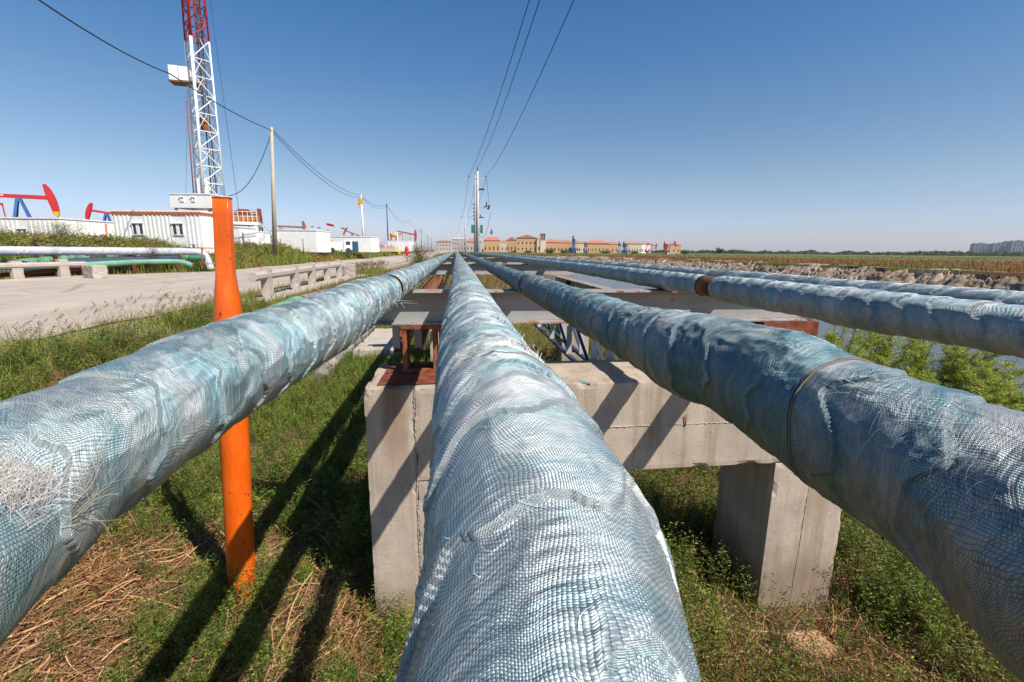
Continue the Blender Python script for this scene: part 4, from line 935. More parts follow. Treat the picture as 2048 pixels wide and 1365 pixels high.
# left line, poles stand on the bank left of the road
def Dfor(px, X): d = ray(px, 497); return X/d[0]
XL = -16.2
e, T1 = upole(543, 255, Dfor(543, XL), 'grey concrete pole nearest the camera on the left of the road', M['pole'], r=.155, zb_=-.4, base_px=549)
e, T2 = upole(722, 390, Dfor(722, XL-1), 'white painted pole with yellow bracket, second of the left roadside line', M['white_clean'], r=.15, zb_=-.5)
h2 = T2[2]+.5
mb = MB(); mb.box(-.55, .25, -.2, .2, h2-1.5, h2-.7); mb.box(-.6, -.3, -.1, .1, h2-2.3, h2-1.5); mb.build('bracket', M['yellow'], e)
mb = MB(); mb.tube([(.35, 0, 0), (.35, 0, h2-3)], .05, 6)
for z_ in (3.2, h2-3.2): mb.box(-.1, .6, -.05, .05, z_, z_+.1)
mb.build('cable_conduit', M['steel_grey'], e)
Ts = [T1, T2]
for px, ty, lb in ((773, 408, 'dark wooden pole right of the white painted one'), (819, 439, 'pole standing above the red marker bag'), (842, 459, 'small far pole above the brown bush'), (855, 470, 'tiny distant pole, second from the end of the left line'), (863, 477, 'tiny last pole where the left line meets the factory roofs')):
    e, t = upole(px, ty, Dfor(px, XL-2-(px-773)*.05), lb, M['pole'] if px == 819 else M['dark'], r=.13, zb_=-.9); Ts.append(t)
S0 = at_d(60, -12, 17)
wire('power_cable', [(S0, at_d(340, 148, 27), .25), (at_d(340, 148, 27), T1-np.array([0, 0, .25]), .25)], .035, 'thick black cable sloping from the upper left corner to the nearest pole')
sp = []
for a, b in zip(Ts[:-1], Ts[1:]):
    L_ = np.linalg.norm(a-b); sp += [(a-np.array([0, 0, .12]), b-np.array([0, 0, .1]), L_*.028), (a-np.array([0, 0, .35]), b-np.array([0, 0, .45]), L_*.034)]
wire('power_cable', sp, .03, 'pair of sagging cables strung along the left roadside poles')
wire('power_cable', [(T1-np.array([0, 0, .3]), at_d(458, 392, 44), 1.3)], .03, 'slack service cable drooping from the nearest pole to the rig cabin')
# central line
e, Tc = upole(955, 343, 51, 'pale concrete double pole with transformer gear straight ahead beyond the pipes', M['pole_pale'], [(.75, 1.0)], r=.145, zb_=-1.4)
hc = Tc[2]+1.4
mb = MB(); mb.tube([(-.30, .1, -.2), (-.24, .1, hc-.4)], [.16, .10], 10); mb.build('second_shaft', M['steel_grey'], e)
mb = MB(); mb.tube([(0, 0, hc), (0, 0, hc+.5)], .05, 6); mb.build('tip_insulator', M['dark'], e)
mb = MB(); mb.box(.15, .75, -.15, .15, hc-2.0, hc-1.85); mb.build('switch', M['dark'], e)
mb = MB(); mb.box(.1, 1.35, -.06, .06, hc-3.95, hc-3.83); mb.bar((.15, 0, hc-4.8), (.8, 0, hc-3.95), .08); br = mb.build('side_bracket', M['steel_grey'], e)
mb = MB(); mb.tube([(1.0, 0, hc-3.85), (1.0, 0, hc-3.3)], .08, 8); mb.tube([(1.15, 0, hc-4.1), (1.35, 0, hc-3.6)], .12, 8); mb.tube([(.7, 0, hc-3.9), (1.0, 0, hc-3.7)], .08, 8); mb.build('fuse_cutout', M['dark'], br)
mb = MB(); mb.box(.15, .7, -.1, .1, hc-5.05, hc-4.95); mb.tube([(.3, 0, hc-4.95), (.3, 0, hc-4.7)], .07, 6); mb.build('cable_bracket', M['dark'], e)
mb = MB(); mb.box(-.75, -.42, -.3, .3, hc-6.75, hc-5.85); mb.box(.28, .55, -.3, .3, hc-6.75, hc-5.85); mb.build('switch_box', M['green_dark'], e)
e2, Tn = upole(930, 427, 106, 'slim grey pole with crossarm just left of the double pole', M['steel_grey'], [(.9, 1.0)], r=.13, zb_=-1.4)
e3, Tm = upole(924, 450, 150, 'second slim pole left of the double pole, shorter', M['steel_grey'], [(.9, 1.2)], r=.15, zb_=-1.4)
e4, Tk = upole(919, 462, 200, 'shortest slim pole in the central line', M['steel_grey'], [(.9, 1.4)], r=.15, zb_=-1.4)
e5, Tj = upole(947.5, 403, 95, 'slender red and white banded mast behind the double pole', M['pole_pale'], r=.06, zb_=-1.4, name='marker_mast', cat='mast')
mb = MB()
for k in range(5): mb.tube([(0, 0, Tj[2]+1.4-.8-k*.75), (0, 0, Tj[2]+1.4-.4-k*.75)], .13, 8)
mb.build('red_bands', M['red_dull'], e5)
def thru(px, py, z): d = ray(px, py); return d*(z/d[2])
ends = []
wsp = []
for (x0_, tp_, tx) in ((951, np.array(Tc)+[-1, 0, -.5], 1066), (957, np.array(Tc)+[0, 0, .5], 1092), (968, np.array(Tc)+[1.0, 0, -.5], 1158)):
    near = thru(tx, 0, 7.8); d_ = near-tp_; far_ = near+d_*.28; far_[2] = near[2]+1.2
    wsp.append((tp_, far_, 1.0))
wire('overhead_wire', wsp, .016, 'three bare wires rising overhead from the double pole toward the top edge')
wire('overhead_wire', [(np.array(Tc)+[x_, 0, -.5+.9*(x_ == 0)], np.array(Tn)+[x_, 0, -.7], 1.6) for x_ in (-1, 0, 1)]+[(np.array(Tn)+[x_, 0, -.7], np.array(Tm)+[x_, 0, -.7], 1.0) for x_ in (-1, 1)]+[(np.array(Tm)+[x_, 0, -.7], np.array(Tk)+[x_, 0, -.7], 1.0) for x_ in (-1, 1)], .018, 'sagging wires from the double pole back to the slim poles behind it')
mb_w = wire('jumper_wire', [(np.array(Tc)+[1, 0, -.6], np.array(Tc)+[1.3, 0, -3.4], .0), (np.array(Tc)+[1.5, 0, -4.4], np.array(Tc)+[.2, 0, -7.0], 1.2)], .02, 'short drop leads hanging at the fuse cutouts of the double pole')

# ------------------------------------------------------------------ yellow tank, flags, marker, yard things
p = at_d(788, 495, 130); e = tag(empty('yellow_tank', (p[0], p[1], -.6)), 'round yellow elevated tank on red legs beyond the road bend', 'tank')
s = 130/910
mb = MB(); R_ = 7.2*s; prof = [(0, 9.3*s+R_*.1), (.6, 0)]
rg = []
for t_ in np.linspace(-1, 1, 11): rg.append((R_*math.sqrt(max(0, 1-t_**4))*1.0+.01, t_*4.2*s))
zc = 29*s+.6; vs = [(r__*math.cos(2*math.pi*k/20), r__*math.sin(2*math.pi*k/20), zc+z__) for r__, z__ in rg for k in range(20)]
mb.add(vs, [(i*20+k, i*20+(k+1) % 20, (i+1)*20+(k+1) % 20, (i+1)*20+k) for i in range(10) for k in range(20)], True); mb.build('vessel', M['yellow'], e)
for sx in (-1, 1):
    for sy in (-1, 1): mb = MB(); mb.tube([(sx*R_*.75, sy*R_*.75, 0), (sx*R_*.7, sy*R_*.7, zc-1.5*s)], .1, 6); mb.build('leg', M['red_dull'], e)
mb = MB(); mb.box(-R_, R_, -.3, .3, 14*s, 16*s); mb.build('gantry', M['red_dull'], e)
p = at_d(796, 495, 100); e = tag(empty('lamp_mast', (p[0], p[1], -1)), 'thin white mast with twin round lamps beside the yellow tank', 'lamp mast')
mb = MB(); mb.tube([(0, 0, 0), (0, 0, 4.6)], .09, 6); mb.build('shaft', M['white_clean'], e); mb = MB(); mb.box(-.45, -.2, -.1, .1, 4.6, 4.85); mb.box(.15, .4, -.1, .1, 4.6, 4.85); mb.build('lamp_head', M['white_clean'], e)
p = at_d(797, 495, 95); mb = MB(); mb.tube([(0, 0, 0), (0, 0, 1.1)], .35, 10); o = mb.build('yellow_drum', M['yellow'], None); o.location = (p[0], p[1], -1.0); tag(o, 'yellow drum standing in the weeds under the yellow tank', 'drum')
for k, (px, py, D, w_) in enumerate(((656, 448, 90, .65), (684, 456, 90, .4), (623, 453, 85, .25), (636, 455, 85, .25), (654, 461, 85, .2))):
    p = at_d(px, py, D); lbs = ('largest red flag flying above the white shed', 'small red flag right of the largest flag', 'tiny dark red flag at the left of the pipe yard', 'tiny flag above the yellow pipework', 'lowest tiny flag above the yellow pipework')
    e = tag(empty('flag', (p[0]-w_/2, p[1], -.5)), lbs[k], 'flag', 'flags above the drilling yard')
    mb = MB(); mb.tube([(0, 0, 0), (0, 0, p[2]+.5+.3)], .015, 4); mb.build('flagpole', M['steel_grey'], e)
    vs = []; 
    for i in range(6):
        for j in range(2): vs.append((i*w_/2.2, .08*math.sin(i*1.3), p[2]+.5+.25*w_-j*w_*.7-.1*i*w_))
    mb = MB(); mb.add(vs, [(i*2, i*2+1, i*2+3, i*2+2) for i in range(5)]); mb.build('cloth', M['red'] if k < 2 else M['red_dull'], e, fixn=False)
p = at_d(814, 520, 55); e = tag(empty('red_marker', (p[0], p[1], -1.35)), 'bright red bag hung on a short post at the road edge', 'marker')
mb = MB(); mb.tube([(0, 0, 0), (0, 0, 1.0)], .05, 6); mb.build('stake', M['trunk'], e)
vs = [(r__*math.cos(2*math.pi*k/12), r__*.7*math.sin(2*math.pi*k/12), z__) for r__, z__ in ((.02, .55), (.14, .75), (.22, 1.1), (.24, 1.4), (.18, 1.65), (.08, 1.8), (.03, 1.86)) for k in range(12)]
mb = MB(); mb.add(vs, [(i*12+k, i*12+(k+1) % 12, (i+1)*12+(k+1) % 12, (i+1)*12+k) for i in range(6) for k in range(12)], True); mb.build('bag', paint('bright_red_plastic', (.75, .015, .015), .5), e)
# yellow pipework and machinery between tank container and shed
p = at_d(645, 494, 62); e = tag(empty('pump_skid', (p[0], p[1], -.35)), 'yellow and rust coloured pump skid with railings between white tank and shed', 'pump skid')
mb = MB(); mb.box(-1.6, 1.6, 0, 1.6, .9, 1.0); mb.box(-1.6, -1.4, 0, .2, 0, .9); mb.box(1.3, 1.5, 0, .2, 0, .9); mb.bar((.4, 0, .95), (1.5, 0, 0), .1); mb.build('deck', M['brown_red'], e)
mb = MB(); mb.tube([(-.4, .5, 1.0), (-.1, .5, 2.2), (.5, .5, 1.9), (1.5, .5, 1.1)], .13, 8); mb.tube([(.1, .4, 1.0), (.3, .4, 1.9)], .1, 8); mb.box(.5, 1.2, .3, .9, 1.01, 1.6); mb.build('yellow_pipework', M['yellow'], e)
mb = MB(); mb.box(-1.5, -.5, .3, 1.2, 1.01, 2.2); mb.build('engine', M['spire'], e)
mb = MB(); mb.box(-2.2, -.7, .2, 1.3, 2.5, 2.62); mb.tube([(-2.1, .2, 1.0), (-2.1, .2, 3.2)], .04, 5); mb.tube([(-.8, .2, 1.0), (-.8, .2, 3.2)], .04, 5); mb.tube([(-2.1, .2, 3.0), (-.8, .2, 3.0)], .03, 5); mb.build('railing', M['white_clean'], e)
p = at_d(765, 492, 105); e = tag(empty('pipe_manifold', (p[0]-2.5, p[1], -.6)), 'low dull red pipe manifold with uprights beyond the white shed', 'manifold')
mb = MB(); mb.tube([(-2, 0, .9), (5, 0, .9)], .14, 8); mb.tube([(-2, .6, 1.3), (5, .6, 1.3)], .12, 8); mb.build('header_pipe', M['red_dull'], e)
for k in range(6): mb = MB(); mb.tube([(-1.8+k*1.25, 0, 0), (-1.8+k*1.25, 0, 1.7+.3*(k % 2))], .09, 6); mb.build('riser', M['red_dull'] if k % 2 else M['white_clean'], e)
p = at_d(672, 492, 60); e = tag(empty('lorry', (p[0], p[1], -.5), .2), 'small white lorry parked in front of the white shed', 'lorry')
mb = MB(); mb.box(-1.0, .9, 0, 1.7, .45, 1.5); mb.box(1.0, 2.0, 0, 1.7, .45, 1.75); mb.build('body', M['white_clean'], e)
mb = MB(); mb.box(1.25, 1.8, -.02, -.001, 1.1, 1.55); mb.build('window', M['glass'], e)
for x_ in (-.5, 1.5): mb = MB(); mb.tube([(x_, -.05, .35), (x_, .2, .35)], .36, 14); mb.build('wheel', M['dark'], e)
# scattered fence stakes at the yard edge
for k, (px, py) in enumerate(((498, 478), (560, 478), (605, 478))):
    p = at_d(px, py, 40); mb = MB(); mb.tube([(0, 0, 0), (.02, 0, p[2]+.6)], .035, 6); o = mb.build('fence_stake', M['rust'], None); o.location = (p[0], p[1], -.6)
    tag(o, ('thin stake in the weeds left of the nearest pole', 'thin stake in the weeds just right of the nearest pole', 'thin stake in the weeds before the smooth white tank')[k], 'stake', 'stakes in the roadside weeds')
p = at_d(216, 500, 27); mb = MB(); mb.tube([(0, 0, 0), (.1, 0, p[2]+2.1)], .05, 6); o = mb.build('fence_stake', M['orange_band'], None); o.location = (p[0], p[1], -.6); tag(o, 'short orange red stake in front of the gap between the cabins', 'stake')

# ------------------------------------------------------------------ distant town
def house(px0, px1, py_top, py_eave, D, lb, wall, roof, zb_=-1.4, win=0, gable=False, depth=None, name='town_house', cat='house', rows=1, tower=None):
    a = at_d(px0, py_eave, D); b = at_d(px1, py_eave, D); t = at_d((px0+px1)/2, py_top, D)
    L = float(np.linalg.norm((b-a)[:2])); rz = math.atan2(b[1]-a[1], b[0]-a[0]); depth = depth or L*.6
    e = tag(empty(name, (a[0], a[1], zb_), rz), lb, cat, 'buildings on the far side of the field')
    h = a[2]-zb_; ht = t[2]-zb_
    mb = MB(); mb.box(0, L, 0, depth, 0, h); mb.build('wall', wall, e)
    o_ = L*.03
    mb = MB()
    if gable: mb.prism([(-o_, h), (L/2, ht), (L+o_, h)], -o_, depth+o_)
    else: mb.add([(-o_, -o_, h+.01), (L+o_, -o_, h+.01), (L+o_, depth+o_, h+.01), (-o_, depth+o_, h+.01), (L*.22, depth*.5, ht), (L*.78, depth*.5, ht)], [(0, 1, 5, 4), (1, 2, 5), (2, 3, 4, 5), (3, 0, 4), (3, 2, 1, 0)])
    mb.build('roof', roof, e)
    for r__ in range(rows):
        for k in range(win):
            x_ = L*(k+.5)/win; z_ = h*(.18+.8*r__/max(rows, 1)); wdt = L/win*.13; hg = h*.30/rows
            mb = MB(); mb.box(x_-wdt, x_+wdt, -.12, -.02, z_, z_+hg); mb.build('window', M['dark'], e)
    return e, L, h, depth
M['pale_works'] = paint('pale_works', (.46, .42, .38), .8)
H_ = [
 (872, 902, 481, 484, 520, 'grey white factory block left of the slim poles, brown frame front', 'pale_works', 'roofbrown', 5, 2),
 (904, 931, 475, 479, 560, 'wide pale flat roofed factory behind the slim poles', 'pale_works', 'pale_works', 6, 2),
 (932, 962, 477, 484, 540, 'pinkish low hall behind the double pole', 'pale_works', 'roofred', 4, 1),
 (1001, 1016, 480, 485, 560, 'narrow cream house right of the spired building', 'cream', 'roofred', 2, 1),
 (1013, 1034, 474, 481, 450, 'red roofed wing left of the yellow gabled hall', 'tan', 'roofred', 3, 1),
 (1033, 1074, 470, 476, 430, 'ochre yellow gabled hall with two rows of dark windows', 'tan', 'roofred', 5, 2),
 (1074, 1090, 475, 480, 440, 'pale house at the foot of the red capped tower', 'cream', 'roofred', 2, 1),
 (1091, 1122, 479, 485, 470, 'orange house with tiled roof right of the red capped tower', 'tan', 'roofred', 4, 1),
 (1120, 1145, 480, 486, 490, 'brown tiled house left of the tall blue pumpjack', 'tan', 'roofbrown', 3, 1),
 (1148, 1172, 483, 487, 480, 'cream row house between the first two blue pumpjacks', 'cream', 'roofbrown', 3, 1),
 (1174, 1218, 481, 487, 480, 'long ochre row house under a wide red roof', 'tan', 'roofred', 6, 1),
 (1214, 1238, 484, 489, 500, 'ochre house left of the purple grey pumpjack', 'tan', 'roofbrown', 3, 1),
 (1252, 1284, 484, 488, 500, 'pink and white row house right of the slim blue pumpjack', 'cream', 'roofred', 6, 1),
 (1282, 1302, 485, 489, 510, 'grey white house beside the low orange pumpjack', 'white_clean', 'roofred', 3, 1),
 (1335, 1362, 486, 490, 520, 'last small ochre house at the right end of the town', 'tan', 'roofred', 3, 1)]
for (a_, b_, t_, ev, D, lb, wm, rm, wn, rw) in H_:
    house(a_, b_, t_, ev, D, lb, M[wm], M[rm], win=wn, rows=rw, gable=('gabled' in lb))
e, L, h, dp = house(967, 1000, 474, 481, 430, 'domed orange hall with a slate green spire behind the double pole', M['tan'], M['roofred'], win=4, rows=1)
z_ = (at_d(982, 470, 430)[2])+1.4
mb = MB(); mb.box(L*.42, L*.52, dp*.4, dp*.6, h, z_+1.5); st = mb.build('steeple', M['cream'], e)
x_ = L*.47; mb = MB(); mb.add([(x_-1.6, dp*.5-1.6, z_+1.5), (x_+1.6, dp*.5-1.6, z_+1.5), (x_+1.6, dp*.5+1.6, z_+1.5), (x_-1.6, dp*.5+1.6, z_+1.5), (x_, dp*.5, z_+6.2)], [(0, 1, 4), (1, 2, 4), (2, 3, 4), (3, 0, 4)]); mb.build('spire', M['spire'], st)
p = at_d(1085, 497, 428); e = tag(empty('bell_tower', (p[0], p[1], -1.4)), 'square tower with dark belfry and red cap over the town', 'tower', 'buildings on the far side of the field')
zt_ = at_d(1085, 466, 428)[2]+1.4
mb = MB(); mb.box(-2.1, 3.2, 0, 4.5, 0, zt_*.60); mb.build('wall', M['cream'], e); mb = MB(); mb.box(-1.7, 2.4, .3, 4, zt_*.62, zt_*.93); mb.build('belfry', M['dark'], e)
mb = MB()
for x_ in (-1.9, .1, 2.1): mb.box(x_, x_+.5, -.05, .25, zt_*.6, zt_*.93)
mb.build('pillars', M['cream'], e)
mb = MB(); mb.add([(-2.6, -.6, zt_*.93), (3.3, -.6, zt_*.93), (3.3, 4.9, zt_*.93), (-2.6, 4.9, zt_*.93), (.35, 2.2, zt_*1.02)], [(0, 1, 4), (1, 2, 4), (2, 3, 4), (3, 0, 4), (3, 2, 1, 0)]); mb.build('roof', M['roofred'], e)
# high rise blocks on the right horizon
for k, (a_, b_, t_) in enumerate(((1950, 1961, 488), (1962, 1974, 487), (1975, 1986, 489), (1988, 1999, 488), (2000, 2012, 487), (2013, 2024, 484), (2025, 2037, 483), (2038, 2050, 482), (2052, 2066, 486))):
    D = 1500+25*(k % 3); p = at_d(a_, t_, D); q = at_d(b_, t_, D); L = float(np.linalg.norm((q-p)[:2])); rz = math.atan2(q[1]-p[1], q[0]-p[0])
    lbs = ['leftmost', 'second', 'third', 'fourth', 'fifth', 'sixth', 'seventh', 'eighth', 'ninth']
    e = tag(empty('tower_block', (p[0], p[1], -1.5), rz), 'grey blue tower block, '+lbs[k]+' from the left in the far right cluster', 'tower block', 'distant tower blocks on the right horizon')
    h = p[2]+1.5; mb = MB(); mb.box(0, L*.42, 0, L*.8, 0, h); mb.box(L*.42, L*.62, L*.12, L*.8, 0, h*.97); mb.box(L*.62, L*.93, 0, L*.8, 0, h); mb.box(L*.3, L*.7, L*.3, L*.6, h, h+2.5); mb.build('wall', M['tower'], e)
    mb = MB()
    for r__ in range(14):
        z_ = h*(r__+.4)/14; mb.box(L*.08, L*.36, -.5, -.05, z_, z_+h*.03); mb.box(L*.67, L*.88, -.5, -.05, z_, z_+h*.03)
    mb.build('window_bands', M['towerwin'], e)

# ------------------------------------------------------------------ vegetation (numpy builders)
def blades(pos, h, w, lean, az, col, nseg=3, bend=1.0):
    n = len(pos); t = np.linspace(0, 1, nseg+1)
    dx, dy = np.cos(az), np.sin(az)
    off_ = lean[:, None]*h[:, None]*(t[None]**(1+bend)); zz = h[:, None]*t[None]*(1-.25*lean[:, None]*t[None])
    cx = pos[:, 0, None]+dx[:, None]*off_; cy = pos[:, 1, None]+dy[:, None]*off_; cz = pos[:, 2, None]+zz
    sa = az+RNG.uniform(-1.2, 1.2, n)+math.pi/2; ww = w[:, None]*(1-t[None]**1.6*.95)*.5
    sx, sy = np.cos(sa)[:, None]*ww, np.sin(sa)[:, None]*ww
    Lf = np.stack([cx-sx, cy-sy, cz], -1); Rt = np.stack([cx+sx, cy+sy, cz], -1)
    V = np.stack([Lf, Rt], 2).reshape(n, -1, 3); m = (nseg+1)*2
    base = (np.arange(n)*m)[:, None]; k = np.arange(nseg)*2
    F = np.stack([base+k, base+k+1, base+k+3, base+k+2], -1).reshape(-1, 4)
    return V.reshape(-1, 3), F, np.repeat(col, m, 0)
def leaves(pos, size, col, asp=.35, up=.3):
    n = len(pos); d = RNG.normal(0, 1, (n, 3)); d[:, 2] = np.abs(d[:, 2])*up+d[:, 2]*.3; d /= np.linalg.norm(d, axis=1)[:, None]
    s = np.cross(d, RNG.normal(0, 1, (n, 3))); s /= np.linalg.norm(s, axis=1)[:, None]
    a = size[:, None]
    V = np.stack([pos, pos+d*a*.5+s*a*asp*.5, pos+d*a, pos+d*a*.5-s*a*asp*.5], 1).reshape(-1, 3)
    F = (np.arange(n)*4)[:, None]+np.arange(4)[None]
    return V, F, np.repeat(col, 4, 0)
class VG:
    def __init__(s): s.V = []; s.F = []; s.c = []; s.o = 0
    def add(s, t): V, F, c = t; s.V.append(V); s.F.append(F+s.o); s.c.append(c); s.o += len(V)
    def build(s, name, mat, parent=None): return np_mesh(name, np.concatenate(s.V), np.concatenate(s.F), mat, parent, col=np.clip(np.concatenate(s.c), 0, 1))
def jit(c, n, v=.25):
    c = np.array(c); return c*(1+RNG.normal(0, v, (n, 1)))*(1+RNG.normal(0, v*.35, (n, 3)))
def pick(cols, n, p=None):
    cols = np.array(cols); return jit_rows(cols[RNG.choice(len(cols), n, p=p)])
def jit_rows(c, v=.22): return np.clip(c*(1+RNG.normal(0, v, (len(c), 1)))*(1+RNG.normal(0, .07, c.shape)), .004, 1)
GR = [(.17, .24, .03), (.26, .30, .045), (.10, .16, .02), (.32, .28, .06), (.36, .25, .10)]
ST = [(.34, .185, .085), (.26, .12, .05), (.44, .28, .14), (.17, .08, .04)]
def scatter(n, x0, x1, y0, y1, dens=None):
    """random points, thinned by a density function"""
    x = RNG.uniform(x0, x1, n); y = RNG.uniform(y0, y1, n)
    if dens is not None:
        k = RNG.uniform(0, 1, n) < dens(x, y); x, y = x[k], y[k]
    return x, y
def not_built(x, y):
    rk = ((x-2.50)/.20)**2+((y-2.50)/.11)**2 < 1
    a = (x > -.64) & (x < .05) & (y > 2.88) & (y < 3.62); b = (x > 2.33) & (x < 3.01) & (y > 2.88) & (y < 3.62); c = (x > -2.64) & (x < -1.43) & (y > 10.9) & (y < 14.3)
    kb = (x > -5.8) & (x < -4.9) & (y > 12.5) & (y < 26.1)
    return ~(a | b | c | kb | rk)
def patch(x, y, s, seed, a=-.1, b=.25): return sstep(a, b, fbm(x*s, y*s, 0, 3, seed))
# ---- near ditch grass: sampled denser toward the camera
def near_pts(n, x0, x1, ymin, ymax, dens):
    u = RNG.uniform(0, 1, n); y = ymin*(ymax/ymin)**u; x = RNG.uniform(x0, x1, n)*1.0
    k = (RNG.uniform(0, 1, n) < dens(x, y)) & not_built(x, y); return x[k], y[k]
def straw_zone(x, y): return np.clip(sstep(-1.85, -2.15, x)*sstep(4.3, 3.5, y)*sstep(-3.9, -3.2, x)+np.exp(-((x+1.0)/.32)**2-((y-2.75)/.6)**2)+.9*np.exp(-((x-1.7)/.45)**2-((y-2.5)/.6)**2)+.8*np.exp(-((x-2.9)/.5)**2-((y-2.0)/.5)**2)+.7*np.exp(-((x+1.75)/.5)**2-((y-4.6)/.5)**2), 0, 1)
def greenness(x, y): return (1-.93*straw_zone(x, y))*np.clip(patch(x, y, .9, 61, -.3, .15)*.85+.12+.8*sstep(3.4, 5.2, y)+.6*sstep(.3, 1.4, x)+.5*sstep(-1.9, -1.2, x), 0, 1)
vg = VG()
x, y = near_pts(190000, -5.6, 8.2, 1.4, 26, lambda x, y: greenness(x, y)*np.clip(.5+.5*patch(x, y, 2.5, 63), 0, 1))
z = height(x, y); n = len(x); dist = np.hypot(x, y)
h = RNG.gamma(4, .028, n)*(1+.5*patch(x, y, 1.2, 66))*(1+.4*(dist > 6)); 
c = jit_rows(np.array(GR)[RNG.choice(5, n, p=[.36, .24, .2, .12, .08])])
vg.add(blades(np.stack([x, y, z-.01], 1), h, .0028+.0007*dist, RNG.uniform(.1, .9, n), RNG.uniform(0, 6.28, n), c))
o = vg.build('grass', M['leaf']); tag(o, 'green ditch grass around and beneath the pipe rack', 'grass', kind='stuff')
# ---- leafy low weeds
def weeds(x, y, hmin, hmax, stems, lv, lsize, cols, vg, stemcol=(.16, .10, .05), spread=.5, asp=.3, zoff=0):
    n = len(x); z = height(x, y)+zoff; H = RNG.uniform(hmin, hmax, n); pc = jit_rows(np.array(cols)[RNG.choice(len(cols), n)], .15)
    for s_ in range(stems):
        az = RNG.uniform(0, 6.28, n); ln = RNG.uniform(.15, spread, n); hh = H*RNG.uniform(.6, 1.1, n)
        P = np.stack([x, y, z], 1)
        dist = np.hypot(x, y)
        vg.add(blades(P, hh, .002+.0006*dist, ln, az, jit_rows(np.tile(stemcol, (n, 1))), 3, .6))
        for k in range(lv):
            t = RNG.uniform(.12, 1.0, n); off_ = ln*hh*t**1.6; zz = hh*t*(1-.25*ln*t)
            sp = hh*.10*(1.15-t)+.004
            p = np.stack([x+np.cos(az)*off_, y+np.sin(az)*off_, z+zz], 1)+RNG.normal(0, 1, (n, 3))*sp[:, None]
            vg.add(leaves(p, lsize*(.6+.8*RNG.uniform(0, 1, n))*(1+.06*dist), jit_rows(pc, .2), asp))
vg = VG(); WC = [(.12, .19, .03), (.19, .26, .04), (.25, .30, .055), (.09, .14, .03)]
x, y = near_pts(5200, -5.0, -.3, 1.5, 13, lambda x, y: np.clip(patch(x, y, 1.1, 71, -.2, .2)+.6*sstep(3.4, 5, y)+.4*sstep(-2.0, -1.3, x), .0, 1)*(1-.85*straw_zone(x, y))); weeds(x, y, .09, .34, 5, 20, .018, WC, vg)
x, y = near_pts(6500, .1, 7.0, 1.5, 12, lambda x, y: np.clip(.30+patch(x, y, 1.1, 72, -.2, .25), 0, 1)); weeds(x, y, .14, .55, 5, 20, .020, WC+[(.22, .20, .05), (.24, .13, .05)], vg)
x, y = near_pts(1000, .9, 6.5, 1.7, 7, lambda x, y: np.clip(.2+patch(x, y, 1.3, 75, -.1, .3), 0, 1)); k = ~((x > 1.9) & (x < 3.2) & (y > 1.9) & (y < 2.9)); x, y = x[k], y[k]; weeds(x, y, .35, .7, 6, 34, .021, WC+[(.24, .25, .06), (.26, .14, .05)], vg, spread=.4)
x, y = near_pts(420, -4.8, -.8, 2.4, 7, lambda x, y: patch(x, y, 1.3, 76, -.2, .2)); weeds(x, y, .25, .45, 6, 34, .018, WC, vg, spread=.5)
x, y = near_pts(2600, .7, 6.5, 2.2, 9, lambda x, y: patch(x, y, .9, 177, -.25, .15)*np.where((y > 3.7) | (x > 3.2) | ((y < 2.1) | (x < 1.9)), 1, 0)*np.where((x > 1.9) & (x < 3.2) & (y > 1.9) & (y < 3.7), 0, 1)); weeds(x, y, .30, .62, 5, 26, .024, WC+[(.30, .31, .07)], vg, spread=.4)
x, y = near_pts(1100, -5.2, -.7, 3.9, 10, lambda x, y: patch(x, y, .9, 178, -.2, .2)); weeds(x, y, .18, .42, 5, 24, .022, WC, vg, spread=.5)
o = vg.build('ditch_weeds', M['leaf']); tag(o, 'small leafy weeds in the ditch below the pipes', 'weeds', kind='stuff')
# taller individual weeds beside pier and post
def one_weed(px, py, zz, H, cols, lb, stems=7, lv=40, ls=.016, spread=.6, name='weed_plant', extra=0):
    d = ray(px, py); q = d*(zz/d[2]); v_ = VG()
    X_, Y_ = float(q[0]), float(q[1]); Z_ = float(height(X_, Y_))
    n = 1
    for s_ in range(stems):
        az = RNG.uniform(0, 6.28); ln = RNG.uniform(.1, spread); hh = H*RNG.uniform(.55, 1.1)
        v_.add(blades(np.array([[0., 0, 0]]), np.array([hh]), np.array([.005]), np.array([ln]), np.array([az]), np.array([[.20, .09, .05]]), 6, .6))
        t = RNG.uniform(.1, 1, lv); off_ = ln*hh*t**1.6; z_ = hh*t*(1-.25*ln*t)
        p = np.stack([np.cos(az)*off_, np.sin(az)*off_, z_], 1)+RNG.normal(0, 1, (lv, 3))*(hh*.07*(1.1-t)+.006)[:, None]
        v_.add(leaves(p, ls*RNG.uniform(.6, 1.5, lv), jit_rows(np.array(cols)[RNG.choice(len(cols), lv)], .2), .38))
    e = tag(empty(name, (X_, Y_, Z_)), lb, 'plant', 'weeds growing at the pier and post'); o = v_.build('foliage', M['leaf'], e); return e
one_weed(700, 1110, -2.5, .62, WC, 'reddish stemmed leafy weed against the left edge of the near pier', 16, 90, .022)
one_weed(455, 1235, -2.57, .45, WC, 'dense feathery green weed at the foot of the orange post', 24, 120, .016, .9)
one_weed(640, 1290, -2.57, .42, [(.10, .10, .04), (.12, .15, .05)], 'small leafy weed between the post and the near pier', 14, 80)
one_weed(795, 1290, -2.57, .30, WC, 'low weed in front of the near pier by the central pipe', 12, 80)
one_weed(1450, 1140, -2.57, .55, WC+[(.24, .26, .08)], 'tall green weed in front of the right column of the near pier', 12, 50, .02)
one_weed(1395, 1010, -2.57, .55, WC+[(.20, .24, .06)], 'leafy weed in the shade left of the right column', 12, 60, .02)
one_weed(1690, 1150, -2.57, .60, [(.16, .19, .05), (.26, .13, .06)], 'reddish green weed right of the right column', 12, 60, .018)
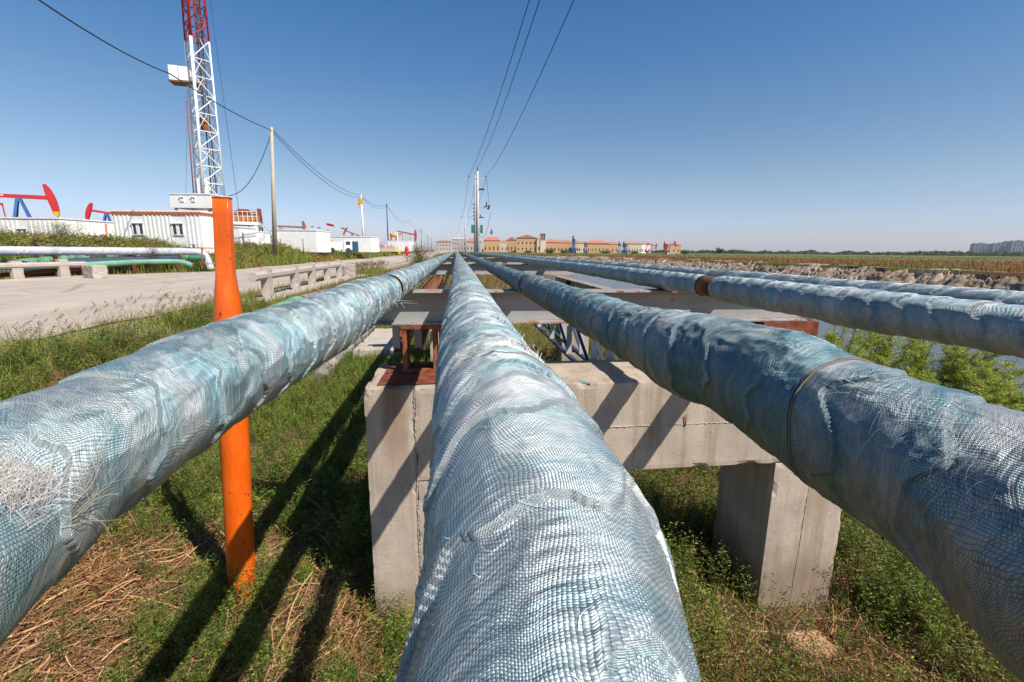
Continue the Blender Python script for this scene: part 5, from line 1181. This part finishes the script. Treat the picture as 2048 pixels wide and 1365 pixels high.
one_weed(1860, 1230, -2.57, .55, [(.13, .17, .04), (.18, .20, .05)], 'bushy yellow green weed below the right dark pipe', 14, 70, .018)
one_weed(1960, 1330, -2.57, .5, [(.13, .17, .04), (.18, .20, .05)], 'bushy green weed at the lower right corner', 14, 70, .018)
one_weed(350, 1300, -2.57, .34, WC, 'feathery low weed left of the post base in the dry straw', 20, 110, .014, 1.0)
one_weed(415, 1290, -2.57, .40, WC, 'feathery green weed in front and left of the post base', 22, 120, .014, .9)
one_weed(520, 1330, -2.57, .34, WC, 'feathery green weed in front and right of the post base', 20, 110, .014, .9)
# ---- straw litter
vg = VG()
def straw(n, x0, x1, y0, y1, dens, lmin, lmax, zmax=.10, wd=.0022, up=.25):
    x, y = near_pts(n, x0, x1, y0, y1, dens); n = len(x); z = height(x, y)+RNG.uniform(0, zmax, n)**1.3
    L = RNG.uniform(lmin, lmax, n); az = RNG.uniform(0, 3.14, n)+.9; az = np.where(RNG.uniform(0, 1, n) < .5, az, RNG.normal(.9, .5, n)); el = RNG.normal(0, up, n)
    d = np.stack([np.cos(az)*np.cos(el), np.sin(az)*np.cos(el), np.sin(el)], 1); cv = RNG.normal(0, .25, (n, 3))
    t = np.linspace(-.5, .5, 5); P = np.stack([x, y, z], 1)[:, None]+d[:, None]*(L[:, None]*t)[..., None]+cv[:, None]*(L[:, None]*(t*t-.1))[..., None]
    P[..., 2] = np.maximum(P[..., 2], height(x, y)[:, None]+.002)
    s = np.cross(d, np.array([0, 0, 1.0])+RNG.normal(0, .5, (n, 3))); s /= np.linalg.norm(s, axis=1)[:, None]; w_ = wd*(1+.25*np.hypot(x, y))*RNG.uniform(.5, 1.5, n)*.5
    A_ = P-s[:, None]*w_[:, None, None]; B_ = P+s[:, None]*w_[:, None, None]
    V = np.stack([A_, B_], 2).reshape(-1, 3); k = np.arange(4)*2; base = (np.arange(n)*10)[:, None]
    F = np.stack([base+k, base+k+1, base+k+3, base+k+2], -1).reshape(-1, 4)
    return V, F, np.repeat(jit_rows(np.array(ST)[RNG.choice(4, n, p=[.36, .26, .2, .18])]), 10, 0)
vg.add(straw(9000, 1.0, 3.8, 1.4, 4, straw_zone, .08, .42, .18, .0030, .3))
vg.add(straw(26000, -4.2, .3, 1.4, 5.5, straw_zone, .08, .42, .16, .0030, .22))
vg.add(straw(34000, -4.6, .2, 1.4, 6.5, lambda x, y: np.clip(1.15-greenness(x, y), .12, 1), .08, .38))
vg.add(straw(14000, .4, 6, 1.4, 8, lambda x, y: np.clip(.75-patch(x, y, .8, 80)*.6, 0, 1), .08, .35))
vg.add(straw(900, -3.6, .0, 1.5, 4.2, lambda x, y: patch(x, y, 1.5, 81), .3, .75, .2, .004, .45))
o = vg.build('dry_straw', M['straw']); tag(o, 'matted dry straw stalks on the ditch floor', 'straw', kind='stuff')
# ---- slope and road verge: grass with seed heads
vg = VG()
def vdens(x, y): return np.clip(.35+.65*patch(x, y, .5, 91, -.3, .2), 0, 1)*np.where((x < -5.9), sstep(-6.4, -5.9, x), 1)
x = RNG.uniform(-6.9, -2.6, 70000); y = 3.0*(34/3.0)**RNG.uniform(0, 1, 70000); k = (RNG.uniform(0, 1, len(x)) < vdens(x, y)) & not_built(x, y); x, y = x[k], y[k]
n = len(x); z = height(x, y); dist = np.hypot(x, y)
pal = np.array([(.22, .26, .05), (.29, .31, .06), (.34, .27, .08), (.36, .22, .08), (.16, .20, .04)]); f = patch(x, y, .7, 93)[:, None]
c = jit_rows(pal[RNG.choice(5, n, p=[.3, .25, .2, .1, .15])])*(1-f*.0)
brown = (fbm(x*.6, y*.6, 0, 3, 94) > .12)&(x < -3.5); c[brown] = jit_rows(np.array([(.30, .19, .08)]*int(brown.sum())), .2)
vg.add(blades(np.stack([x, y, z-.01], 1), RNG.gamma(5, .03, n)*(1+.3*(dist > 9)), .0025+.0007*dist, RNG.uniform(.1, .8, n), RNG.uniform(0, 6.28, n), c))
o = vg.build('verge_grass', M['leaf']); tag(o, 'mixed green and brown grass on the slope between road and ditch', 'grass', kind='stuff')
def foxtail(x, y, hmin, hmax, vg, hc=(.24, .15, .08), zoff=0.0):
    n = len(x); z = height(x, y)+zoff; H = RNG.uniform(hmin, hmax, n); az = RNG.normal(.3, .9, n); ln = RNG.uniform(.1, .5, n); dist = np.hypot(x, y)
    vg.add(blades(np.stack([x, y, z], 1), H, .0018+.0004*dist, ln, az, jit_rows(np.tile((.26, .22, .09), (n, 1))), 4, .7))
    tx, ty, tz = x+np.cos(az)*ln*H, y+np.sin(az)*ln*H, z+H*(1-.25*ln)
    for k in range(26):
        t = k/26; L = .055+.004*dist
        p = np.stack([tx+np.cos(az)*L*t*.7, ty+np.sin(az)*L*t*.7, tz-.01+L*t*.75], 1)+RNG.normal(0, .0035, (n, 3))*(1+.08*dist)[:, None]
        vg.add(leaves(p, np.full(n, .010)*(1+.09*dist), jit_rows(np.tile(hc, (n, 1))), .5, .6))
vg = VG()
x = RNG.uniform(-6.5, -3.4, 650); y = RNG.uniform(3.6, 12, 650); k = RNG.uniform(0, 1, 650) < .15+.6*patch(x, y, .8, 92, -.1, .3); foxtail(x[k], y[k], .2, .5, vg)
x = RNG.uniform(1.9, 4.2, 26); y = RNG.uniform(1.9, 4.2, 26); k = not_built(x, y); foxtail(x[k], y[k], .3, .55, vg, (.24, .24, .09))
x = RNG.uniform(-6.3, -5.0, 300); y = RNG.uniform(24, 34, 300); foxtail(x, y, .3, .6, vg)
o = vg.build('foxtail_grass', M['leaf']); tag(o, 'foxtail grass with nodding seed heads along the road edge', 'grass', kind='stuff')
# ---- bank beyond the road
vg = VG()
def bank_grass(n, y0, y1, dmin, dmax, hs, pal, pr, wd=.0011):
    y = y0*(y1/y0)**RNG.uniform(0, 1, n); x = left_edge(y)-RNG.uniform(dmin, dmax, n)**1.0; z = height(x, y); dist = np.hypot(x, y)
    q = fbm(x*.35, y*.25, 0, 3, 101)[:, None]; c = jit_rows(np.array(pal)[RNG.choice(len(pal), n, p=pr)]); c = np.where(q > .12, c*np.array([.75, 1.0, .7]), c); c = np.where(q < -.18, c*np.array([1.25, .82, .8]), c)
    vg.add(blades(np.stack([x, y, z-.02], 1), RNG.gamma(5, hs/5, n)*(1+.6*np.clip(q[:, 0]*2, -.5, 1)), wd*dist, RNG.uniform(.1, .7, n), RNG.uniform(0, 6.28, n), c, 2))
BP = [(.24, .26, .05), (.34, .31, .07), (.40, .32, .09), (.15, .19, .04), (.38, .20, .09)]
bank_grass(60000, 24, 130, .1, 9, .42, BP, [.26, .26, .2, .16, .12])
bank_grass(16000, 60, 260, .2, 22, .7, BP, [.2, .3, .3, .1, .1])
bank_grass(26000, 17, 27, .6, 13, .34, BP, [.34, .26, .1, .26, .04])
o = vg.build('bank_grass', M['leaf']); tag(o, 'rough yellow green grass on the bank beyond the road', 'grass', kind='stuff')
# weeds mass in front of cabins
vg = VG()
WB = [(.27, .29, .06), (.34, .32, .08), (.20, .23, .05), (.33, .22, .10)]
y = RNG.uniform(24.5, 33, 2600); x = left_edge(y)-RNG.uniform(2.5, 24, 2600)
k = np.arctan2(x, y) > -1.1; x, y = x[k], y[k]; weeds(x, y, .35, .95, 5, 26, .045, WB, vg, asp=.35, spread=.35)
y = RNG.uniform(33, 120, 1500); x = left_edge(y)-RNG.uniform(.5, 7, 1500); weeds(x, y, .35, .8, 4, 14, .05, WB, vg, asp=.4, spread=.4)
o = vg.build('tall_weeds', M['leaf']); tag(o, 'tall weeds in front of the white cabins', 'weeds', kind='stuff')
# ---- shrubs
def shrub(loc, H, W, cols, lb, n=2600, ls=.05, name='shrub', cat='shrub', feathery=False, grp=None, stemc=(.13, .08, .05), asp=.4):
    e = tag(empty(name, tuple(loc)), lb, cat, grp); mb = MB(); v_ = VG(); r = RNG
    nb = 9 if not feathery else 11
    for b_ in range(nb):
        az = r.uniform(0, 6.28); ln = r.uniform(.1, 1)*W/2; hh = H*r.uniform(.55, 1.0); pts = [Vector((0, 0, -.05))]
        for k in range(1, 6):
            t = k/5; pts.append(Vector((math.cos(az)*ln*t**1.3+r.normal(0, .03*H), math.sin(az)*ln*t**1.3+r.normal(0, .03*H), hh*t)))
        mb.tube(pts, [(.009 if feathery else .016)*H*(1-.85*k/5) for k in range(6)], 5)
        m = n//nb; t = r.uniform(.18, 1.05, m); i0 = np.clip((t*5).astype(int), 0, 4); P = np.array([p[:] for p in pts]); fr = np.clip(t*5-i0, 0, 1.2)[:, None]
        base = P[i0]*(1-fr)+P[i0+1]*fr
        if feathery:       # side sprays
            ns = 26; si = r.integers(0, ns, m); st = r.uniform(.2, 1.02, ns); sa = r.uniform(0, 6.28, ns); sl_ = H*.26*(1.15-st)*r.uniform(.6, 1.2, ns)
            j0 = np.clip((st*5).astype(int), 0, 4); fr2 = np.clip(st*5-j0, 0, 1)[:, None]; sb = P[j0]*(1-fr2)+P[j0+1]*fr2
            q = r.uniform(0, 1, m); dd = np.stack([np.cos(sa), np.sin(sa), np.full(ns, .75)], 1)
            pos = sb[si]+dd[si]*(sl_[si]*q)[:, None]+r.normal(0, .018, (m, 3)); pos[:, 2] -= (sl_[si]*q*q)*.25
        else: pos = base+r.normal(0, 1, (m, 3))*np.array([W, W, H])*.085
        cc = jit_rows(np.array(cols)[r.choice(len(cols), m)], .2)
        v_.add(leaves(pos, ls*r.uniform(.5, 1.4, m), cc, asp))
    mb.build('stems', paint('stem', stemc, .9) if 'stemmat' not in M else M['stemmat'], e); v_.build('foliage', M['leaf'], e)
    return e
M['stemmat'] = M['trunk']
TC = [(.36, .42, .06), (.44, .46, .08), (.27, .33, .055)]
for k, (px, D, H, W, lb) in enumerate([
    (1690, 8.2, 1.25, 1.3, 'feathery yellow green tamarisk bush nearest the right end of the cross beam'),
    (1770, 8.6, 1.35, 1.4, 'feathery tamarisk bush second from the cross beam end'),
    (1850, 8.4, 1.2, 1.5, 'rounded tamarisk bush below the middle of the outer pipes'),
    (1930, 8.0, 1.15, 1.5, 'tamarisk bush with dark bare twigs below the outer pipes'),
    (2010, 7.8, 1.0, 1.5, 'tamarisk bush at the right edge under the outer pipes'),
    (1640, 9.4, .95, 1.2, 'small tamarisk bush directly behind the pedestal at the beam end'),
    (1740, 6.6, .75, 1.3, 'low tamarisk bush in front of the taller ones'),
    (1880, 6.2, .7, 1.4, 'lowest tamarisk bush above the right dark pipe'),
    (2060, 6.4, .75, 1.3, 'tamarisk bush cut by the right picture edge'),
    (1130, 11.0, .85, 1.1, 'green bush seen through the lattice girder under the rack')]):
    d = ray(px, 700); X_, Y_ = d[0]*D, d[1]*D
    shrub((X_, Y_, float(height(X_, Y_))), H*1.55, W*1.35, TC, lb, 19000, .042, 'tamarisk_bush', 'bush', True, 'tamarisk bushes on the channel edge', asp=.22)
p = at_d(842, 512, 36); shrub((p[0], p[1], -1.4), 1.75, 2.6, [(.26, .16, .08), (.20, .17, .05), (.30, .20, .10)], 'brown topped bush beside the left wrapped pipe at the road edge', 4200, .09)
p = at_d(832, 515, 33); shrub((p[0], p[1], -1.5), 1.0, 1.1, [(.09, .15, .03), (.13, .19, .04)], 'dark green reedy clump below the brown topped bush', 2200, .10, asp=.16)
for px, D, H, W, lb in ((885, 60, 1.0, 3, 'olive bush between the ends of the left and central pipes'), (940, 56, 1.2, 2.4, 'green bush at the foot of the double pole, left side'), (985, 62, 1.1, 3.4, 'yellow green bush right of the double pole'), (1100, 260, 2.6, 8, 'dark bush before the orange house'), (905, 70, .9, 4, 'low olive bush behind the end of the central pipe'), (1128, 300, 2.4, 9, 'dark bush before the brown tiled house'), (1055, 330, 1.6, 8, 'low bush before the ochre gabled hall'), (1210, 330, 2.0, 10, 'low bush before the long ochre row house'), (1270, 340, 1.8, 8, 'low bush before the pink and white row house'), (1372, 340, 3.0, 8, 'dark bush just right of the last red pumpjack')):
    p = at_d(px, 505, D); shrub((p[0], p[1], -1.4), H, W, [(.16, .18, .04), (.20, .20, .05)], lb, 1500, .0022*D+.04)
for px, D, H, W, lb in ((298, 24.5, 1.6, 2.0, 'brown tinged bush in front of the cabin windows'), (330, 25.5, 1.35, 2.2, 'brownish bush under the right cabin window'), (100, 25, 1.35, 2.5, 'green bush before the far left container'), (140, 25.5, 1.45, 1.6, 'pointed green bush beside the container corner'), (20, 24, 1.3, 2, 'green bush at the far left edge above the white pipe'), (385, 27.5, 1.25, 1.3, 'dark thin weed bush beside the white pipe elbow'), (470, 33, 1.0, 1.8, 'green bush right of the orange post'), (515, 38, 1.0, 2, 'greenish weed bush left of the nearest pole foot')):
    p = at_d(px, 505, D); zz = float(height(p[0], p[1])); shrub((p[0], p[1], zz), H, W, [(.17, .20, .05), (.22, .22, .06)] if 'brown' not in lb else [(.20, .15, .05), (.16, .16, .04), (.24, .14, .07)], lb, 4200, .055, grp='bushes between the white pipe and cabins')
# ---- channel rim and far field
vg = VG()
n = 26000; y = 18*(170/18)**RNG.uniform(0, 1, n); x = bank_x(y)+RNG.gamma(2, 4.0, n)-.6; z = np.full(n, -1.33); dist = np.hypot(x, y)
q = fbm(x*.08, y*.05, 0, 3, 111)
c = jit_rows(np.array([(.30, .13, .045), (.26, .15, .06), (.32, .20, .07)])[RNG.choice(3, n)], .2); gmask = q > .3; c[gmask] = jit_rows(np.tile((.20, .20, .06), (int(gmask.sum()), 1)))
vg.add(blades(np.stack([x, y, z], 1), RNG.gamma(4, .07, n), .0016*dist, RNG.uniform(.1, .8, n), RNG.uniform(0, 6.28, n), c, 2))
n = 60000; D_ = 42*(420/42)**RNG.uniform(0, 1, n); an = RNG.uniform(rad(-1), rad(56), n); x = np.sin(an)*D_; y = np.cos(an)*D_; k = (x > bank_x(y)+3) | (y > 125); x, y = x[k], y[k]; n = len(x); dist = np.hypot(x, y)
c = jit_rows(np.array([(.24, .25, .09), (.21, .24, .07), (.28, .25, .11)])[RNG.choice(3, n)], .10); rm = (dist+25*fbm(x*.03, y*.015, 0, 4, 31)) < 145; c[rm] = jit_rows(np.tile((.27, .14, .055), (int(rm.sum()), 1)), .2)
vg.add(blades(np.stack([x, y, np.full(n, -1.36)], 1), RNG.gamma(4, .06, n), .0013*dist, RNG.uniform(.1, .8, n), RNG.uniform(0, 6.28, n), c, 2))
o = vg.build('marsh_grass', M['leaf']); tag(o, 'rust red and olive marsh plants on the field beyond the channel', 'marsh plants', kind='stuff')
vg = VG()
x = RNG.uniform(-3, 9, 9000); y = 24*(75/24)**RNG.uniform(0, 1, 9000); z = height(x, y); n = len(x); dist = np.hypot(x, y)
vg.add(blades(np.stack([x, y, z], 1), RNG.gamma(4, .09, n), .0012*dist, RNG.uniform(.1, .8, n), RNG.uniform(0, 6.28, n), jit_rows(np.array([(.17, .18, .045), (.26, .20, .07), (.30, .15, .06)])[RNG.choice(3, n)]), 2))
o = vg.build('scrub_grass', M['leaf']); tag(o, 'scrubby grass around the far end of the pipe rack', 'grass', kind='stuff')
# tree line along the horizon: one far wood
vg = VG()
n = 26000; an = RNG.uniform(rad(-1.5), rad(58), n); D_ = RNG.uniform(700, 820, n)
hh = 3.2+2.4*fbm(an*55, 0*an, 0, 4, 121)+2.0*np.maximum(0, fbm(an*160, 0*an, 3, 3, 122)); hh = np.maximum(.8, hh)*np.where(an < rad(24), .55, 1.0)
x = np.sin(an)*D_; y = np.cos(an)*D_; p = np.stack([x, y, -1.3+RNG.uniform(0, 1, n)*hh], 1)
vg.add(leaves(p, np.full(n, 2.3)*RNG.uniform(.5, 1.3, n), jit_rows(np.array([(.045, .075, .03), (.07, .10, .035)])[RNG.choice(2, n)]), .7))
o = vg.build('woods', M['leaf']); tag(o, 'low dark tree line along the right horizon', 'tree line', kind='stuff')
d = at_d(1438, 500, 500); shrub((d[0], d[1], -1.4), 6.2, 9, [(.05, .08, .03)], 'single rounded dark tree standing out of the horizon tree line', 900, 1.2, 'far_tree', 'tree')

# ------------------------------------------------------------------ rubble stone
import bmesh
bm = bmesh.new(); bmesh.ops.create_icosphere(bm, subdivisions=5, radius=1)
co = np.array([v_.co[:] for v_ in bm.verts]); nn_ = fbm(co[:, 0]*1.3, co[:, 1]*1.3, co[:, 2]*1.3, 5, 131); n2_ = np.abs(fbm(co[:, 0]*4, co[:, 1]*4, co[:, 2]*8, 4, 132))
co = np.sign(co)*np.abs(co)**.7; co = co*(1+.25*nn_-.30*n2_)[:, None]*np.array([.25, .15, .11])
for v_, c_ in zip(bm.verts, co): v_.co = c_
me = bpy.data.meshes.new('rubble_stone'); bm.to_mesh(me); bm.free(); o = link_mesh('rubble_stone', me, M['rock']); o.location = (2.50, 2.52, -2.85); o.rotation_euler = (.0, .08, .15); o.scale = (1.15, .9, .85)
tag(o, 'crumbling orange brick lump in the weeds below the right column', 'rubble')

# ------------------------------------------------------------------ air
hm = bpy.data.materials.new('haze_air'); hm.use_nodes = True; ht = hm.node_tree; ht.nodes.remove(ht.nodes['Principled BSDF'])
pv = ht.nodes.new('ShaderNodeVolumePrincipled'); pv.inputs['Color'].default_value = (.80, .87, 1.0, 1); pv.inputs['Density'].default_value = .00010; pv.inputs['Anisotropy'].default_value = .2
ht.links.new(pv.outputs[0], ht.nodes['Material Output'].inputs['Volume'])
mb = MB(); mb.box(-4700, 4700, -320, 6200, -5.0, 60.0); hz = mb.build('haze', hm); tag(hz, kind='stuff')
C.cycles.volume_bounces = 0
